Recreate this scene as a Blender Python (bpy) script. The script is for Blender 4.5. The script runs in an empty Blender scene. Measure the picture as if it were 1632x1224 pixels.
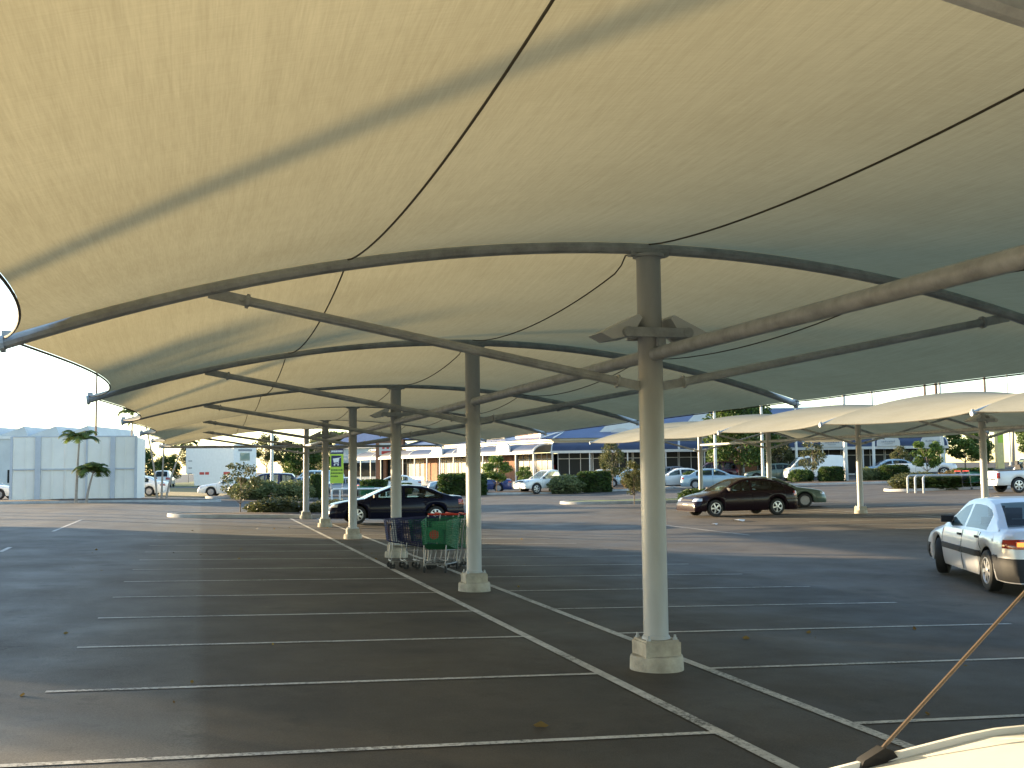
import bpy, bmesh, math, random
import numpy as np
from mathutils import Vector, Matrix
SC = bpy.context.scene
COL = SC.collection
R = math.radians
random.seed(7); RNG = np.random.default_rng(11)

# ------------------------------------------------------------------ camera
CAM = Vector((-3.978, 0.0, 1.80)); YAW, PITCH, ROLL = 0.2718, 0.0770, 0.0113
FPX = 1780.3                                   # focal length in photo pixels (1632 wide)
FW = Vector((math.sin(YAW), math.cos(YAW), 0)); RT = Vector((math.cos(YAW), -math.sin(YAW), 0))
_f = FW*math.cos(PITCH) + Vector((0, 0, math.sin(PITCH)))
_u = -FW*math.sin(PITCH) + Vector((0, 0, math.cos(PITCH)))
_ri = RT*math.cos(ROLL) - _u*math.sin(ROLL)
_up = RT*math.sin(ROLL) + _u*math.cos(ROLL)
cd = bpy.data.cameras.new("camera"); cam = bpy.data.objects.new("camera", cd); COL.objects.link(cam)
cd.sensor_width = 36; cd.sensor_fit = 'HORIZONTAL'; cd.lens = FPX/1632*36; cd.clip_start = 0.05; cd.clip_end = 5000
M = Matrix.Identity(4)
for i in range(3):
    M[i][0] = _ri[i]; M[i][1] = _up[i]; M[i][2] = -_f[i]; M[i][3] = CAM[i]
cam.matrix_world = M
SC.camera = cam

# ------------------------------------------------------------------ sky, sun, exposure
SUN_AZ, SUN_EL = R(-47), R(8.0)                # azimuth from +Y towards +X
w = bpy.data.worlds.new("World"); SC.world = w; w.use_nodes = True
nt = w.node_tree; nt.nodes.clear()
sky = nt.nodes.new("ShaderNodeTexSky"); sky.sky_type = 'NISHITA'; sky.sun_disc = False
sky.sun_elevation = SUN_EL; sky.sun_rotation = SUN_AZ; sky.air_density = .88; sky.dust_density = .3; sky.ozone_density = 1.2
bg = nt.nodes.new("ShaderNodeBackground"); bg.inputs[1].default_value = 0.15
wo = nt.nodes.new("ShaderNodeOutputWorld")
nt.links.new(sky.outputs[0], bg.inputs[0]); nt.links.new(bg.outputs[0], wo.inputs[0])
sd = bpy.data.lights.new("sun", 'SUN'); sd.energy = 5.0; sd.angle = R(0.5); sd.color = (1.0, 0.77, 0.47)
sun = bpy.data.objects.new("sun", sd); COL.objects.link(sun)
sdir = Vector((math.sin(SUN_AZ)*math.cos(SUN_EL), math.cos(SUN_AZ)*math.cos(SUN_EL), math.sin(SUN_EL)))
sun.rotation_euler = sdir.to_track_quat('Z', 'Y').to_euler()
SC.view_settings.view_transform = 'Standard'; SC.view_settings.look = 'None'
SC.view_settings.exposure = 2.08; SC.view_settings.gamma = 1.0; SC.view_settings.use_curve_mapping = False

# ------------------------------------------------------------------ terrain and placing
def zg(x, y):
    s = min(1, max(0, (x-6)/10)); s = s*s*(3-2*s)
    z = -0.0217*min(7.5, max(-8, x))*(1-s)
    z += 0.03*min(60, max(0, x-21)) + 0.004*min(100, max(0, y-50))
    return z
def at(u, d, z=None, dz=0.0):
    """world point at horizontal depth d along the view azimuth of photo column u, standing on the ground"""
    p = CAM + FW*d + RT*((u-816)/FPX*d)
    return Vector((p.x, p.y, (zg(p.x, p.y) if z is None else z) + dz))
def hz(u): return 749.2 - 0.0113*(u-816)
def zat(u, v, d): return 1.8 + (hz(u)-v)*d/FPX       # height seen at photo row v at depth d
RIGHT = math.atan2(RT.y, RT.x)                        # heading that points to the picture's right

# ------------------------------------------------------------------ mesh helpers
class MB:
    def __init__(s): s.v = []; s.f = []; s.m = []
    def add(s, vs, fs, m=0):
        o = len(s.v); s.v += [tuple(p) for p in vs]
        for f in fs: s.f.append(tuple(o+i for i in f)); s.m.append(m)
        return s
    def box(s, c, d, rz=0, m=0, mat=None):
        x, y, z = d[0]/2, d[1]/2, d[2]/2
        vs = [Vector(p) for p in ((-x,-y,-z),(x,-y,-z),(x,y,-z),(-x,y,-z),(-x,-y,z),(x,-y,z),(x,y,z),(-x,y,z))]
        if mat is None: mat = Matrix.Rotation(rz, 3, 'Z')
        return s.add([Vector(c)+mat@p for p in vs], [(0,3,2,1),(4,5,6,7),(0,1,5,4),(1,2,6,5),(2,3,7,6),(3,0,4,7)], m)
    def tube(s, pts, r, n=8, m=0, cap=True):
        pts = [Vector(p) for p in pts]; N = len(pts); rr = r if hasattr(r, '__len__') else [r]*N
        vs = []; prev = None
        for i, p in enumerate(pts):
            t = (pts[min(i+1, N-1)]-pts[max(i-1, 0)]).normalized()
            if prev is None:
                a = Vector((0,0,1)) if abs(t.z) < .9 else Vector((1,0,0)); x = t.cross(a).normalized()
            else: x = (prev - t*prev.dot(t)).normalized()
            prev = x; y = t.cross(x)
            for k in range(n):
                a = 2*math.pi*k/n; vs.append(p + (x*math.cos(a)+y*math.sin(a))*rr[i])
        fs = [(i*n+k, i*n+(k+1)%n, (i+1)*n+(k+1)%n, (i+1)*n+k) for i in range(N-1) for k in range(n)]
        if cap: fs += [tuple(range(n-1, -1, -1)), tuple((N-1)*n+k for k in range(n))]
        return s.add(vs, fs, m)
    def lathe(s, prof, c=(0,0,0), n=24, m=0, axis='Z'):
        vs = []
        for r, z in prof:
            for k in range(n):
                a = 2*math.pi*k/n; p = (r*math.cos(a), r*math.sin(a), z)
                if axis == 'Y': p = (p[0], p[2], p[1])
                vs.append(Vector(c)+Vector(p))
        N = len(prof)
        fs = [(i*n+k, i*n+(k+1)%n, (i+1)*n+(k+1)%n, (i+1)*n+k) for i in range(N-1) for k in range(n)]
        if axis == 'Y': fs = [f[::-1] for f in fs]
        return s.add(vs, fs, m)
    def prism(s, prof, y0, y1, m=0, place=None):
        """profile in x,z pushed from y0 to y1"""
        n = len(prof); vs = [Vector((x, y0, z)) for x, z in prof]+[Vector((x, y1, z)) for x, z in prof]
        if place: vs = [place(p) for p in vs]
        return s.add(vs, [tuple(range(n)), tuple(range(2*n-1, n-1, -1))]+[(i, n+i, n+(i+1)%n, (i+1)%n) for i in range(n)], m)
    def mesh(s, name, smooth=True, angle=35, fix=False):
        me = bpy.data.meshes.new(name); me.from_pydata(s.v, [], s.f)
        me.polygons.foreach_set('material_index', s.m)
        if fix:
            b = bmesh.new(); b.from_mesh(me); bmesh.ops.recalc_face_normals(b, faces=b.faces); b.to_mesh(me); b.free()
        if smooth:
            me.polygons.foreach_set('use_smooth', [True]*len(s.f)); me.update()
            me.set_sharp_from_angle(angle=R(angle))
        me.update(); return me
    def build(s, name, mats, parent=None, loc=None, smooth=True, angle=35, fix=False):
        me = s.mesh(name, smooth, angle, fix)
        for m in (mats if isinstance(mats, (list, tuple)) else [mats]): me.materials.append(m)
        return link(name, me, parent, loc)
def link(name, me, parent=None, loc=None):
    o = bpy.data.objects.new(name, me); COL.objects.link(o)
    if parent is not None: o.parent = parent
    if loc is not None: o.location = loc
    return o
def tag(o, label=None, cat=None, group=None, kind=None):
    if label: o['label'] = label
    if cat: o['category'] = cat
    if group: o['group'] = group
    if kind: o['kind'] = kind
    return o
def thing(name, label, cat, loc=(0,0,0), rz=0, group=None):
    o = bpy.data.objects.new(name, None); COL.objects.link(o); o.empty_display_size = .2
    o.location = loc; o.rotation_euler = (0, 0, rz); return tag(o, label, cat, group)
def copy_tree(o, parent=None):
    c = o.copy(); COL.objects.link(c)
    if parent is not None: c.parent = parent
    for ch in list(o.children): copy_tree(ch, c)
    return c

# ------------------------------------------------------------------ materials
def mat(name, col, rough=.6, metal=0, var=.12, vs=3.0, bump=0, bs=40, coat=0, spec=.5, emit=None, es=0, stretch=None, trans=0, c2=None):
    m = bpy.data.materials.new(name); m.use_nodes = True; t = m.node_tree; b = t.nodes["Principled BSDF"]
    b.inputs['Roughness'].default_value = rough; b.inputs['Metallic'].default_value = metal
    b.inputs['Coat Weight'].default_value = coat; b.inputs['Specular IOR Level'].default_value = spec
    if coat: b.inputs['Coat Roughness'].default_value = .04
    tc = t.nodes.new("ShaderNodeTexCoord"); src = tc.outputs['Object']
    if stretch:
        mp = t.nodes.new("ShaderNodeMapping"); mp.inputs['Scale'].default_value = stretch; t.links.new(src, mp.inputs[0]); src = mp.outputs[0]
    n = t.nodes.new("ShaderNodeTexNoise"); n.inputs['Scale'].default_value = vs; n.inputs['Detail'].default_value = 6; n.inputs['Roughness'].default_value = .65
    t.links.new(src, n.inputs['Vector'])
    rp = t.nodes.new("ShaderNodeValToRGB"); c = Vector(col)
    a = c*(1-var); d = c*(1+var) if c2 is None else Vector(c2)
    rp.color_ramp.elements[0].color = (*a, 1); rp.color_ramp.elements[1].color = (*d, 1)
    rp.color_ramp.elements[0].position = .32; rp.color_ramp.elements[1].position = .68
    t.links.new(n.outputs[0], rp.inputs[0]); t.links.new(rp.outputs[0], b.inputs['Base Color'])
    if bump:
        n2 = t.nodes.new("ShaderNodeTexNoise"); n2.inputs['Scale'].default_value = bs; n2.inputs['Detail'].default_value = 4
        t.links.new(src, n2.inputs['Vector'])
        bp = t.nodes.new("ShaderNodeBump"); bp.inputs['Strength'].default_value = bump; bp.inputs['Distance'].default_value = .01
        t.links.new(n2.outputs[0], bp.inputs['Height']); t.links.new(bp.outputs[0], b.inputs['Normal'])
    if emit: b.inputs['Emission Color'].default_value = (*emit, 1); b.inputs['Emission Strength'].default_value = es
    return m
def leafmat(name, c1, c2, tr=.35):
    m = bpy.data.materials.new(name); m.use_nodes = True; t = m.node_tree; b = t.nodes["Principled BSDF"]; out = t.nodes["Material Output"]
    at_ = t.nodes.new("ShaderNodeAttribute"); at_.attribute_name = "tone"
    mx = t.nodes.new("ShaderNodeMix"); mx.data_type = 'RGBA'; mx.inputs[6].default_value = (*c1, 1); mx.inputs[7].default_value = (*c2, 1)
    t.links.new(at_.outputs['Fac'], mx.inputs[0]); t.links.new(mx.outputs[2], b.inputs['Base Color'])
    b.inputs['Roughness'].default_value = .55; b.inputs['Specular IOR Level'].default_value = .3
    tl = t.nodes.new("ShaderNodeBsdfTranslucent"); t.links.new(mx.outputs[2], tl.inputs[0])
    ms = t.nodes.new("ShaderNodeMixShader"); ms.inputs[0].default_value = tr
    t.links.new(b.outputs[0], ms.inputs[1]); t.links.new(tl.outputs[0], ms.inputs[2]); t.links.new(ms.outputs[0], out.inputs[0])
    return m
def glassmat(name, col=(.012,.016,.018), rough=.03, see=0.0):
    m = bpy.data.materials.new(name); m.use_nodes = True; t = m.node_tree; b = t.nodes["Principled BSDF"]
    b.inputs['Base Color'].default_value = (*col, 1); b.inputs['Roughness'].default_value = rough; b.inputs['Specular IOR Level'].default_value = .5
    if see:                                               # tinted pane: part reflection, part view through
        tp = t.nodes.new("ShaderNodeBsdfTransparent"); tp.inputs[0].default_value = (.62,.70,.66,1)
        fr = t.nodes.new("ShaderNodeFresnel"); fr.inputs[0].default_value = 1.5
        ad = t.nodes.new("ShaderNodeMath"); ad.operation = 'MULTIPLY_ADD'; t.links.new(fr.outputs[0], ad.inputs[0]); ad.inputs[1].default_value = 1.0; ad.inputs[2].default_value = 1-see
        gl = t.nodes.new("ShaderNodeBsdfGlossy"); gl.inputs['Roughness'].default_value = rough
        gl.inputs['Color'].default_value = (.8,.8,.8,1)
        m1 = t.nodes.new("ShaderNodeMixShader"); t.links.new(fr.outputs[0], m1.inputs[0]); t.links.new(tp.outputs[0], m1.inputs[1]); t.links.new(gl.outputs[0], m1.inputs[2])
        t.links.new(m1.outputs[0], t.nodes["Material Output"].inputs[0])
    return m
MT = {}
MT['galv'] = mat('galvanised steel', (.34,.365,.38), .45, .0, .25, 7, .15, 60)
MT['post'] = mat('grey painted steel post', (.36,.375,.38), .42, .0, .14, 2.5, .12, 30, stretch=(1,1,.25))
MT['concrete'] = mat('weathered concrete', (.36,.33,.27), .9, 0, .3, 5, .6, 45)
MT['kerb'] = mat('pale kerb concrete', (.36,.355,.34), .9, 0, .2, 2, .4, 30)
MT['rope'] = mat('brown canopy cable', (.055,.045,.025), .7)
MT['white'] = mat('white enamel', (.74,.74,.72), .45, 0, .05, 4)
MT['shopwhite'] = mat('aged white shop trim', (.50,.49,.47), .6, 0, .06, 3)
MT['cream'] = mat('cream enamel', (.42,.37,.28), .5, 0, .06, 4)
MT['dark'] = mat('black rubber', (.015,.015,.015), .75, 0, .2, 20)
MT['black'] = mat('black plastic', (.018,.018,.02), .65, 0, .1, 20, spec=.3)
MT['trim'] = mat('dark cabin trim', (.035,.034,.034), .85, 0, .15, 9)
MT['under'] = mat('dark underbody', (.008,.008,.008), .9)
MT['rim'] = mat('alloy wheel', (.55,.55,.56), .3, .7, .06)
MT['hub'] = mat('steel wheel', (.3,.3,.31), .45, .4, .1)
MT['chrome'] = mat('bright trim', (.6,.6,.6), .25, .9, .03)
MT['glass'] = glassmat('tinted car glass', see=.9)
MT['shopglass'] = glassmat('shop glass', (.012,.014,.014), .35)
MT['shopglass'].node_tree.nodes['Principled BSDF'].inputs['Specular IOR Level'].default_value = .18
MT['lens'] = mat('clear headlamp', (.62,.62,.6), .12, .35, .05, coat=.6)
MT['red'] = mat('red tail lamp', (.30,.015,.008), .15, 0, .1, coat=.6)
MT['lime_ink'] = mat('dark green lettering', (.05,.10,.02), .6)
MT['amber'] = mat('lit amber tail lamp', (.5,.10,.015), .2, 0, .1, emit=(1,.28,.05), es=.55)
MT['redpaint'] = mat('red paint', (.45,.03,.02), .5)
MT['brick'] = mat('orange brick', (.24,.115,.065), .9, 0, .25, 1.2, .3, 25)
MT['roofblue'] = mat('slate blue roof sheeting', (.085,.12,.22), .45, .1, .12, 1.0, stretch=(1,1,1))
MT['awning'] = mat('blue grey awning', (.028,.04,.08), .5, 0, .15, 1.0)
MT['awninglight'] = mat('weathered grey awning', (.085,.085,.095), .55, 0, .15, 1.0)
MT['cladding'] = mat('pale metal cladding', (.55,.57,.57), .55, 0, .07, .8)
MT['fence'] = mat('pale grey fence sheet', (.85,.81,.74), .6, 0, .05, .7, .08, 5)
MT['bark'] = mat('grey brown bark', (.20,.15,.11), .9, 0, .3, 6, .5, 25)
MT['palebark'] = mat('pale bark', (.34,.28,.23), .9, 0, .25, 6, .4, 25)
MT['mulch'] = mat('bark mulch', (.075,.045,.028), 1, 0, .5, 6, 1, 20)
MT['drygrass'] = mat('dry grass', (.26,.19,.075), 1, 0, .35, .8, .8, 12)
MT['grass'] = mat('rough grass', (.10,.13,.035), 1, 0, .4, 1.2, .8, 14)
MT['timber'] = mat('brown timber pole', (.17,.12,.09), .85, 0, .2, 5)
MT['lightpole'] = mat('pale light pole', (.52,.52,.50), .5, .1, .08)
MT['tgreen'] = mat('green trolley plastic', (.012,.15,.07), .45, 0, .1)
MT['tblue'] = mat('blue trolley plastic', (.022,.03,.10), .45, 0, .1)
MT['wire'] = mat('zinc wire', (.24,.24,.24), .4, .6, .08)
MT['lime'] = mat('lime green sign', (.42,.58,.05), .5, 0, .04)
MT['navy'] = mat('navy sign', (.012,.012,.075), .5)
MT['signgrey'] = mat('grey lettering', (.25,.26,.28), .6)
MT['leafA'] = leafmat('dark hedge leaf', (.025,.055,.012), (.075,.11,.025))
MT['leafB'] = leafmat('pale olive leaf', (.10,.13,.045), (.21,.23,.10))
MT['leafC'] = leafmat('fresh green leaf', (.05,.10,.018), (.16,.22,.04))
MT['leafD'] = leafmat('dull olive leaf', (.05,.065,.022), (.13,.13,.05))
MT['leafE'] = leafmat('mid green leaf', (.035,.07,.015), (.10,.15,.035))
MT['palm'] = leafmat('palm leaf', (.05,.085,.02), (.14,.19,.045))
MT['rust'] = leafmat('russet leaf', (.10,.06,.02), (.24,.17,.05))

def asphalt():
    m = bpy.data.materials.new('asphalt'); m.use_nodes = True; t = m.node_tree; b = t.nodes["Principled BSDF"]; L = t.links.new
    g = t.nodes.new("ShaderNodeNewGeometry"); N = t.nodes.new
    def noise(scale, det=5, stretch=None):
        n = N("ShaderNodeTexNoise"); n.inputs['Scale'].default_value = scale; n.inputs['Detail'].default_value = det; n.inputs['Roughness'].default_value = .65
        if stretch:
            mp = N("ShaderNodeMapping"); mp.inputs['Scale'].default_value = stretch; L(g.outputs['Position'], mp.inputs[0]); L(mp.outputs[0], n.inputs['Vector'])
        else: L(g.outputs['Position'], n.inputs['Vector'])
        return n.outputs[0]
    def ramp(f, p0, c0, p1, c1):
        r = N("ShaderNodeValToRGB"); r.color_ramp.elements[0].position = p0; r.color_ramp.elements[1].position = p1
        r.color_ramp.elements[0].color = (*c0, 1); r.color_ramp.elements[1].color = (*c1, 1); L(f, r.inputs[0]); return r.outputs[0]
    def mul(a, bb, fac=1.0):
        x = N("ShaderNodeMix"); x.data_type = 'RGBA'; x.blend_type = 'MULTIPLY'; x.inputs[0].default_value = fac
        L(a, x.inputs[6]); L(bb, x.inputs[7]); return x.outputs[2]
    base = ramp(noise(.16, 6), .3, (.078,.073,.066), .7, (.118,.108,.095))
    patch = ramp(noise(.55, 5, (1, .45, 1)), .36, (.62,.595,.57), .64, (1.12,1.10,1.06))
    spots = ramp(noise(2.6, 4), .60, (1,1,1), .74, (.55,.54,.54))
    grit = ramp(noise(75, 4), .36, (.62,.62,.62), .64, (1.4,1.4,1.4))
    # the older seal right of a join that runs along the row
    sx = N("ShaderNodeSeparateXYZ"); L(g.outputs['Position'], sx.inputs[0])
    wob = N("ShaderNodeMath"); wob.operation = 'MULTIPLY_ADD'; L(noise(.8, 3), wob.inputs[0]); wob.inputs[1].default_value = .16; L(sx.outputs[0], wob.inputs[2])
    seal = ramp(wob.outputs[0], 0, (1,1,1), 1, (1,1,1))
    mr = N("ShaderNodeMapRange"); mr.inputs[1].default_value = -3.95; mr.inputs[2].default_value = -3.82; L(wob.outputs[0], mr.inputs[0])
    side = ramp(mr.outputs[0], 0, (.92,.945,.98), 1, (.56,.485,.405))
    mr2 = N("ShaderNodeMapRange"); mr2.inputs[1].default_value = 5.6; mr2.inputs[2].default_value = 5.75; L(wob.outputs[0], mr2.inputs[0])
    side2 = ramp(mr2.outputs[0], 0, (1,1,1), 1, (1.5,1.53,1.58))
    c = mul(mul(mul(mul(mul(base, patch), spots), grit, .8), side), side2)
    # fine wandering cracks and oil drips
    vo = N("ShaderNodeTexVoronoi"); vo.feature = 'DISTANCE_TO_EDGE'; vo.inputs['Scale'].default_value = .32
    wp = N("ShaderNodeMix"); wp.data_type = 'VECTOR'; wp.inputs[0].default_value = .16
    nz_ = N("ShaderNodeTexNoise"); nz_.inputs['Scale'].default_value = 1.3; nz_.inputs['Detail'].default_value = 5; L(g.outputs['Position'], nz_.inputs['Vector'])
    sc_ = N("ShaderNodeVectorMath"); sc_.operation = 'SCALE'; sc_.inputs[3].default_value = 14; L(nz_.outputs[1], sc_.inputs[0])
    L(g.outputs['Position'], wp.inputs[4]); L(sc_.outputs[0], wp.inputs[5]); L(wp.outputs[1], vo.inputs['Vector'])
    crack = ramp(vo.outputs['Distance'], .0, (.45,.44,.43), .006, (1,1,1))
    keep = ramp(noise(.22, 3), .52, (1,1,1), .60, (0,0,0))
    cm = N("ShaderNodeMix"); cm.data_type = 'RGBA'; L(keep, cm.inputs[0]); L(crack, cm.inputs[6]); cm.inputs[7].default_value = (1,1,1,1)
    vd = N("ShaderNodeTexVoronoi"); vd.inputs['Scale'].default_value = .85; L(g.outputs['Position'], vd.inputs['Vector'])
    drip = ramp(vd.outputs['Distance'], .05, (.55,.53,.52), .30, (1,1,1))
    dk_ = ramp(noise(.5, 2), .46, (1,1,1), .54, (0,0,0))
    dm = N("ShaderNodeMix"); dm.data_type = 'RGBA'; L(dk_, dm.inputs[0]); L(drip, dm.inputs[6]); dm.inputs[7].default_value = (1,1,1,1)
    stones = ramp(noise(420, 2), .62, (1,1,1), .72, (2.0,1.95,1.85))
    c = mul(mul(mul(c, cm.outputs[2]), dm.outputs[2]), stones, .6)
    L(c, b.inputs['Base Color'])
    L(ramp(noise(.7, 4), .3, (.62,)*3, .7, (.86,)*3), b.inputs['Roughness'])
    b.inputs['Specular IOR Level'].default_value = .42
    bp = N("ShaderNodeBump"); bp.inputs['Strength'].default_value = .55; bp.inputs['Distance'].default_value = .006
    L(noise(120, 3), bp.inputs['Height']); L(bp.outputs[0], b.inputs['Normal'])
    return m
MT['asphalt'] = asphalt()
def paintmat():
    m = mat('worn white road paint', (.50,.48,.44), .8, 0, .22, 6, .3, 80); t = m.node_tree; b = t.nodes['Principled BSDF']; N = t.nodes.new; L = t.links.new
    src = b.inputs['Base Color'].links[0].from_socket; g = N("ShaderNodeNewGeometry")
    def noise(s, d): n = N("ShaderNodeTexNoise"); n.inputs['Scale'].default_value = s; n.inputs['Detail'].default_value = d; n.inputs['Roughness'].default_value = .7; L(g.outputs['Position'], n.inputs['Vector']); return n.outputs[0]
    ad = N("ShaderNodeMath"); ad.operation = 'MULTIPLY_ADD'; L(noise(.9, 3), ad.inputs[0]); ad.inputs[1].default_value = .55; L(noise(34, 5), ad.inputs[2])
    r = N("ShaderNodeValToRGB"); r.color_ramp.elements[0].position = .76; r.color_ramp.elements[1].position = .96; L(ad.outputs[0], r.inputs[0])
    mx = N("ShaderNodeMix"); mx.data_type = 'RGBA'; L(r.outputs[0], mx.inputs[0]); L(src, mx.inputs[6]); mx.inputs[7].default_value = (.07,.066,.06,1); L(mx.outputs[2], b.inputs['Base Color']); return m
MT['paint'] = paintmat()
def fabricmat():
    m = bpy.data.materials.new('knitted cream shade cloth'); m.use_nodes = True; t = m.node_tree; t.nodes.clear(); N = t.nodes.new; L = t.links.new
    out = N("ShaderNodeOutputMaterial"); tc = N("ShaderNodeTexCoord")
    def noise(sc, st, det=4):
        mp = N("ShaderNodeMapping"); mp.inputs['Scale'].default_value = st; L(tc.outputs['Object'], mp.inputs[0])
        n = N("ShaderNodeTexNoise"); n.inputs['Scale'].default_value = sc; n.inputs['Detail'].default_value = det; n.inputs['Roughness'].default_value = .6; L(mp.outputs[0], n.inputs['Vector']); return n.outputs[0]
    def ramp(f, p0, c0, p1, c1):
        r = N("ShaderNodeValToRGB"); r.color_ramp.elements[0].position = p0; r.color_ramp.elements[1].position = p1
        r.color_ramp.elements[0].color = (*c0, 1); r.color_ramp.elements[1].color = (*c1, 1); L(f, r.inputs[0]); return r.outputs[0]
    def mul(a, b, fac=1.0):
        x = N("ShaderNodeMix"); x.data_type = 'RGBA'; x.blend_type = 'MULTIPLY'; x.inputs[0].default_value = fac; L(a, x.inputs[6]); L(b, x.inputs[7]); return x.outputs[2]
    warp = ramp(noise(24, (1, .035, .035)), .25, (.925,.92,.91), .75, (1.05,1.05,1.05))       # streaks along the knit
    fine = ramp(noise(130, (1, .04, .04), 3), .25, (.90,.90,.89), .75, (1.08,1.08,1.08))
    weft = ramp(noise(110, (.05, 1, .05), 3), .25, (.94,.94,.93), .75, (1.04,1.04,1.04))
    cloud = ramp(noise(.6, (1, 1, 1)), .3, (.93,.92,.90), .7, (1.04,1.04,1.04))
    def tint(col):
        rgb = N("ShaderNodeRGB"); rgb.outputs[0].default_value = (*col, 1)
        return mul(mul(mul(mul(rgb.outputs[0], warp), fine), weft), cloud)
    df = N("ShaderNodeBsdfDiffuse"); L(tint((.57,.54,.43)), df.inputs[0])
    tl = N("ShaderNodeBsdfTranslucent"); L(tint((.285,.252,.150)), tl.inputs[0])
    m1 = N("ShaderNodeMixShader"); m1.inputs[0].default_value = .5; L(df.outputs[0], m1.inputs[1]); L(tl.outputs[0], m1.inputs[2])
    tp = N("ShaderNodeBsdfTransparent"); m2 = N("ShaderNodeMixShader"); m2.inputs[0].default_value = .004
    L(m1.outputs[0], m2.inputs[1]); L(tp.outputs[0], m2.inputs[2]); L(m2.outputs[0], out.inputs[0])
    return m
MT['fabric'] = fabricmat()
PAINTS = {}
def carpaint(name, col, metal=0.0, rough=.3):
    if name not in PAINTS: PAINTS[name] = mat(name, col, rough, metal, .03, 3, coat=(.14 if max(col) < .03 else .55), spec=(.16 if max(col) < .03 else .35))
    return PAINTS[name]

# ================================================================== ground
def lines(dense0, dense1, step, lo, hi):
    a = list(np.arange(dense0, dense1+.01, step)); s = step; x = dense0
    while x > lo: s *= 1.5; x -= s; a.append(max(x, lo))
    s = step; x = dense1
    while x < hi: s *= 1.5; x += s; a.append(min(x, hi))
    return sorted(set(round(float(q), 3) for q in a))
gx = lines(-20, 90, 1.0, -1500, 1500); gy = lines(-10, 110, 2.0, -600, 2500)
mb = MB(); nx = len(gx)
mb.add([(x, y, zg(x, y)) for y in gy for x in gx], [(j*nx+i, j*nx+i+1, (j+1)*nx+i+1, (j+1)*nx+i) for j in range(len(gy)-1) for i in range(nx-1)])
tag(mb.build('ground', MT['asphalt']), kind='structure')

def strip(mb, p, q, wd, lift=.005):
    p, q = Vector((*p, 0)), Vector((*q, 0)); n = max(1, int((q-p).length/.5)); t = (q-p).normalized(); s = Vector((-t.y, t.x, 0))*wd/2
    vs = []
    for i in range(n+1):
        c = p.lerp(q, i/n)
        for k in (-1, 1): a = c+s*k; vs.append((a.x, a.y, zg(a.x, a.y)+lift))
    mb.add(vs, [(2*i, 2*i+2, 2*i+3, 2*i+1) for i in range(n)])
mk = MB()
AL, BR, LL, RR_, Y0, Y0R, ST, SK = .579, .444, 5.13, 5.46, 7.05, 7.12, 2.317, -.035
strip(mk, (-AL, -6), (-AL, 44.6), .10); strip(mk, (BR, -6), (BR, 44.6), .10)
for k in range(-5, 12):
    strip(mk, (-LL, Y0+k*ST-SK*LL), (-AL-.05, Y0+k*ST-SK*AL), .075)
    strip(mk, (BR+.05, Y0R+k*ST+SK*BR), (RR_, Y0R+k*ST+SK*RR_), .075)
for y in (26.2, 35.1, 44.0): strip(mk, (-8.1, y), (-8.15, y+ (1.6 if y < 30 else 8.6 if y < 40 else 0.1)), .10)
X2 = 20.4
strip(mk, (X2-.55, 10), (X2-.55, 53), .09); strip(mk, (X2+.55, 10), (X2+.55, 53), .09)
for k in range(0, 18):
    y = 11.5+k*2.37; strip(mk, (X2-5.2, y), (X2-.6, y), .075); strip(mk, (X2+.6, y), (X2+5.2, y), .075)
strip(mk, (10.8, 28.5), (10.9, 35), .06)
tag(mk.build('parking_lines', MT['paint'], smooth=False), kind='structure')

def island(name, pts, top, kerb=.14, wd=.16, topm='mulch'):
    """rounded kerb ring with a planted bed inside"""
    P = [Vector((x, y, 0)) for x, y in pts]; n = len(P); c = sum(P, Vector())/n
    mb = MB(); inn = []
    for i in range(n):
        t = (P[(i+1) % n]-P[i-1]).normalized(); inn.append(P[i]+Vector((-t.y, t.x, 0))*wd)
    vs = []
    for p, q in zip(P, inn):
        z = zg(p.x, p.y)
        vs += [(p.x, p.y, z-.05), (p.x, p.y, z+kerb-.03), (p.x*.9+q.x*.1, p.y*.9+q.y*.1, z+kerb), (q.x, q.y, z+kerb), (q.x, q.y, z+kerb-.05)]
    mb.add(vs, [(i*5+k, ((i+1) % n)*5+k, ((i+1) % n)*5+k+1, i*5+k+1) for i in range(n) for k in range(4)], 0)
    rings = 5; vs = []
    for r in range(rings):
        f = r/rings
        for q in inn:
            a = q.lerp(Vector((c.x, c.y, 0)), f); vs.append((a.x, a.y, zg(a.x, a.y)+kerb-.04+top*math.sin(f*math.pi/2)+RNG.normal()*.012*(r > 0)))
    vs.append((c.x, c.y, zg(c.x, c.y)+kerb-.04+top))
    fs = [(r*n+i, r*n+(i+1) % n, (r+1)*n+(i+1) % n, (r+1)*n+i) for r in range(rings-1) for i in range(n)]
    fs += [((rings-1)*n+i, (rings-1)*n+(i+1) % n, rings*n) for i in range(n)]
    mb.add(vs, fs, 1)
    return tag(mb.build(name, [MT['kerb'], MT[topm]], smooth=True, angle=40), kind='structure')
def capsule(a, b, r, n=10):
    a, b = Vector((*a, 0)), Vector((*b, 0)); t = (b-a).normalized(); ang = math.atan2(t.y, t.x); L = (b-a).length; pts = []
    m = max(2, int(L/2.0))
    for i in range(m): p = a.lerp(b, i/m)+Vector((t.y, -t.x, 0))*r; pts.append((p.x, p.y))
    for i in range(n): x = ang-math.pi/2+math.pi*i/n; pts.append((b.x+r*math.cos(x), b.y+r*math.sin(x)))
    for i in range(m): p = b.lerp(a, i/m)-Vector((t.y, -t.x, 0))*r; pts.append((p.x, p.y))
    for i in range(n): x = ang+math.pi/2+math.pi*i/n; pts.append((a.x+r*math.cos(x), a.y+r*math.sin(x)))
    return pts
island('traffic_island', capsule((-3.7, 46.6), (4.6, 46.6), 1.55), .06)
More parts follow.
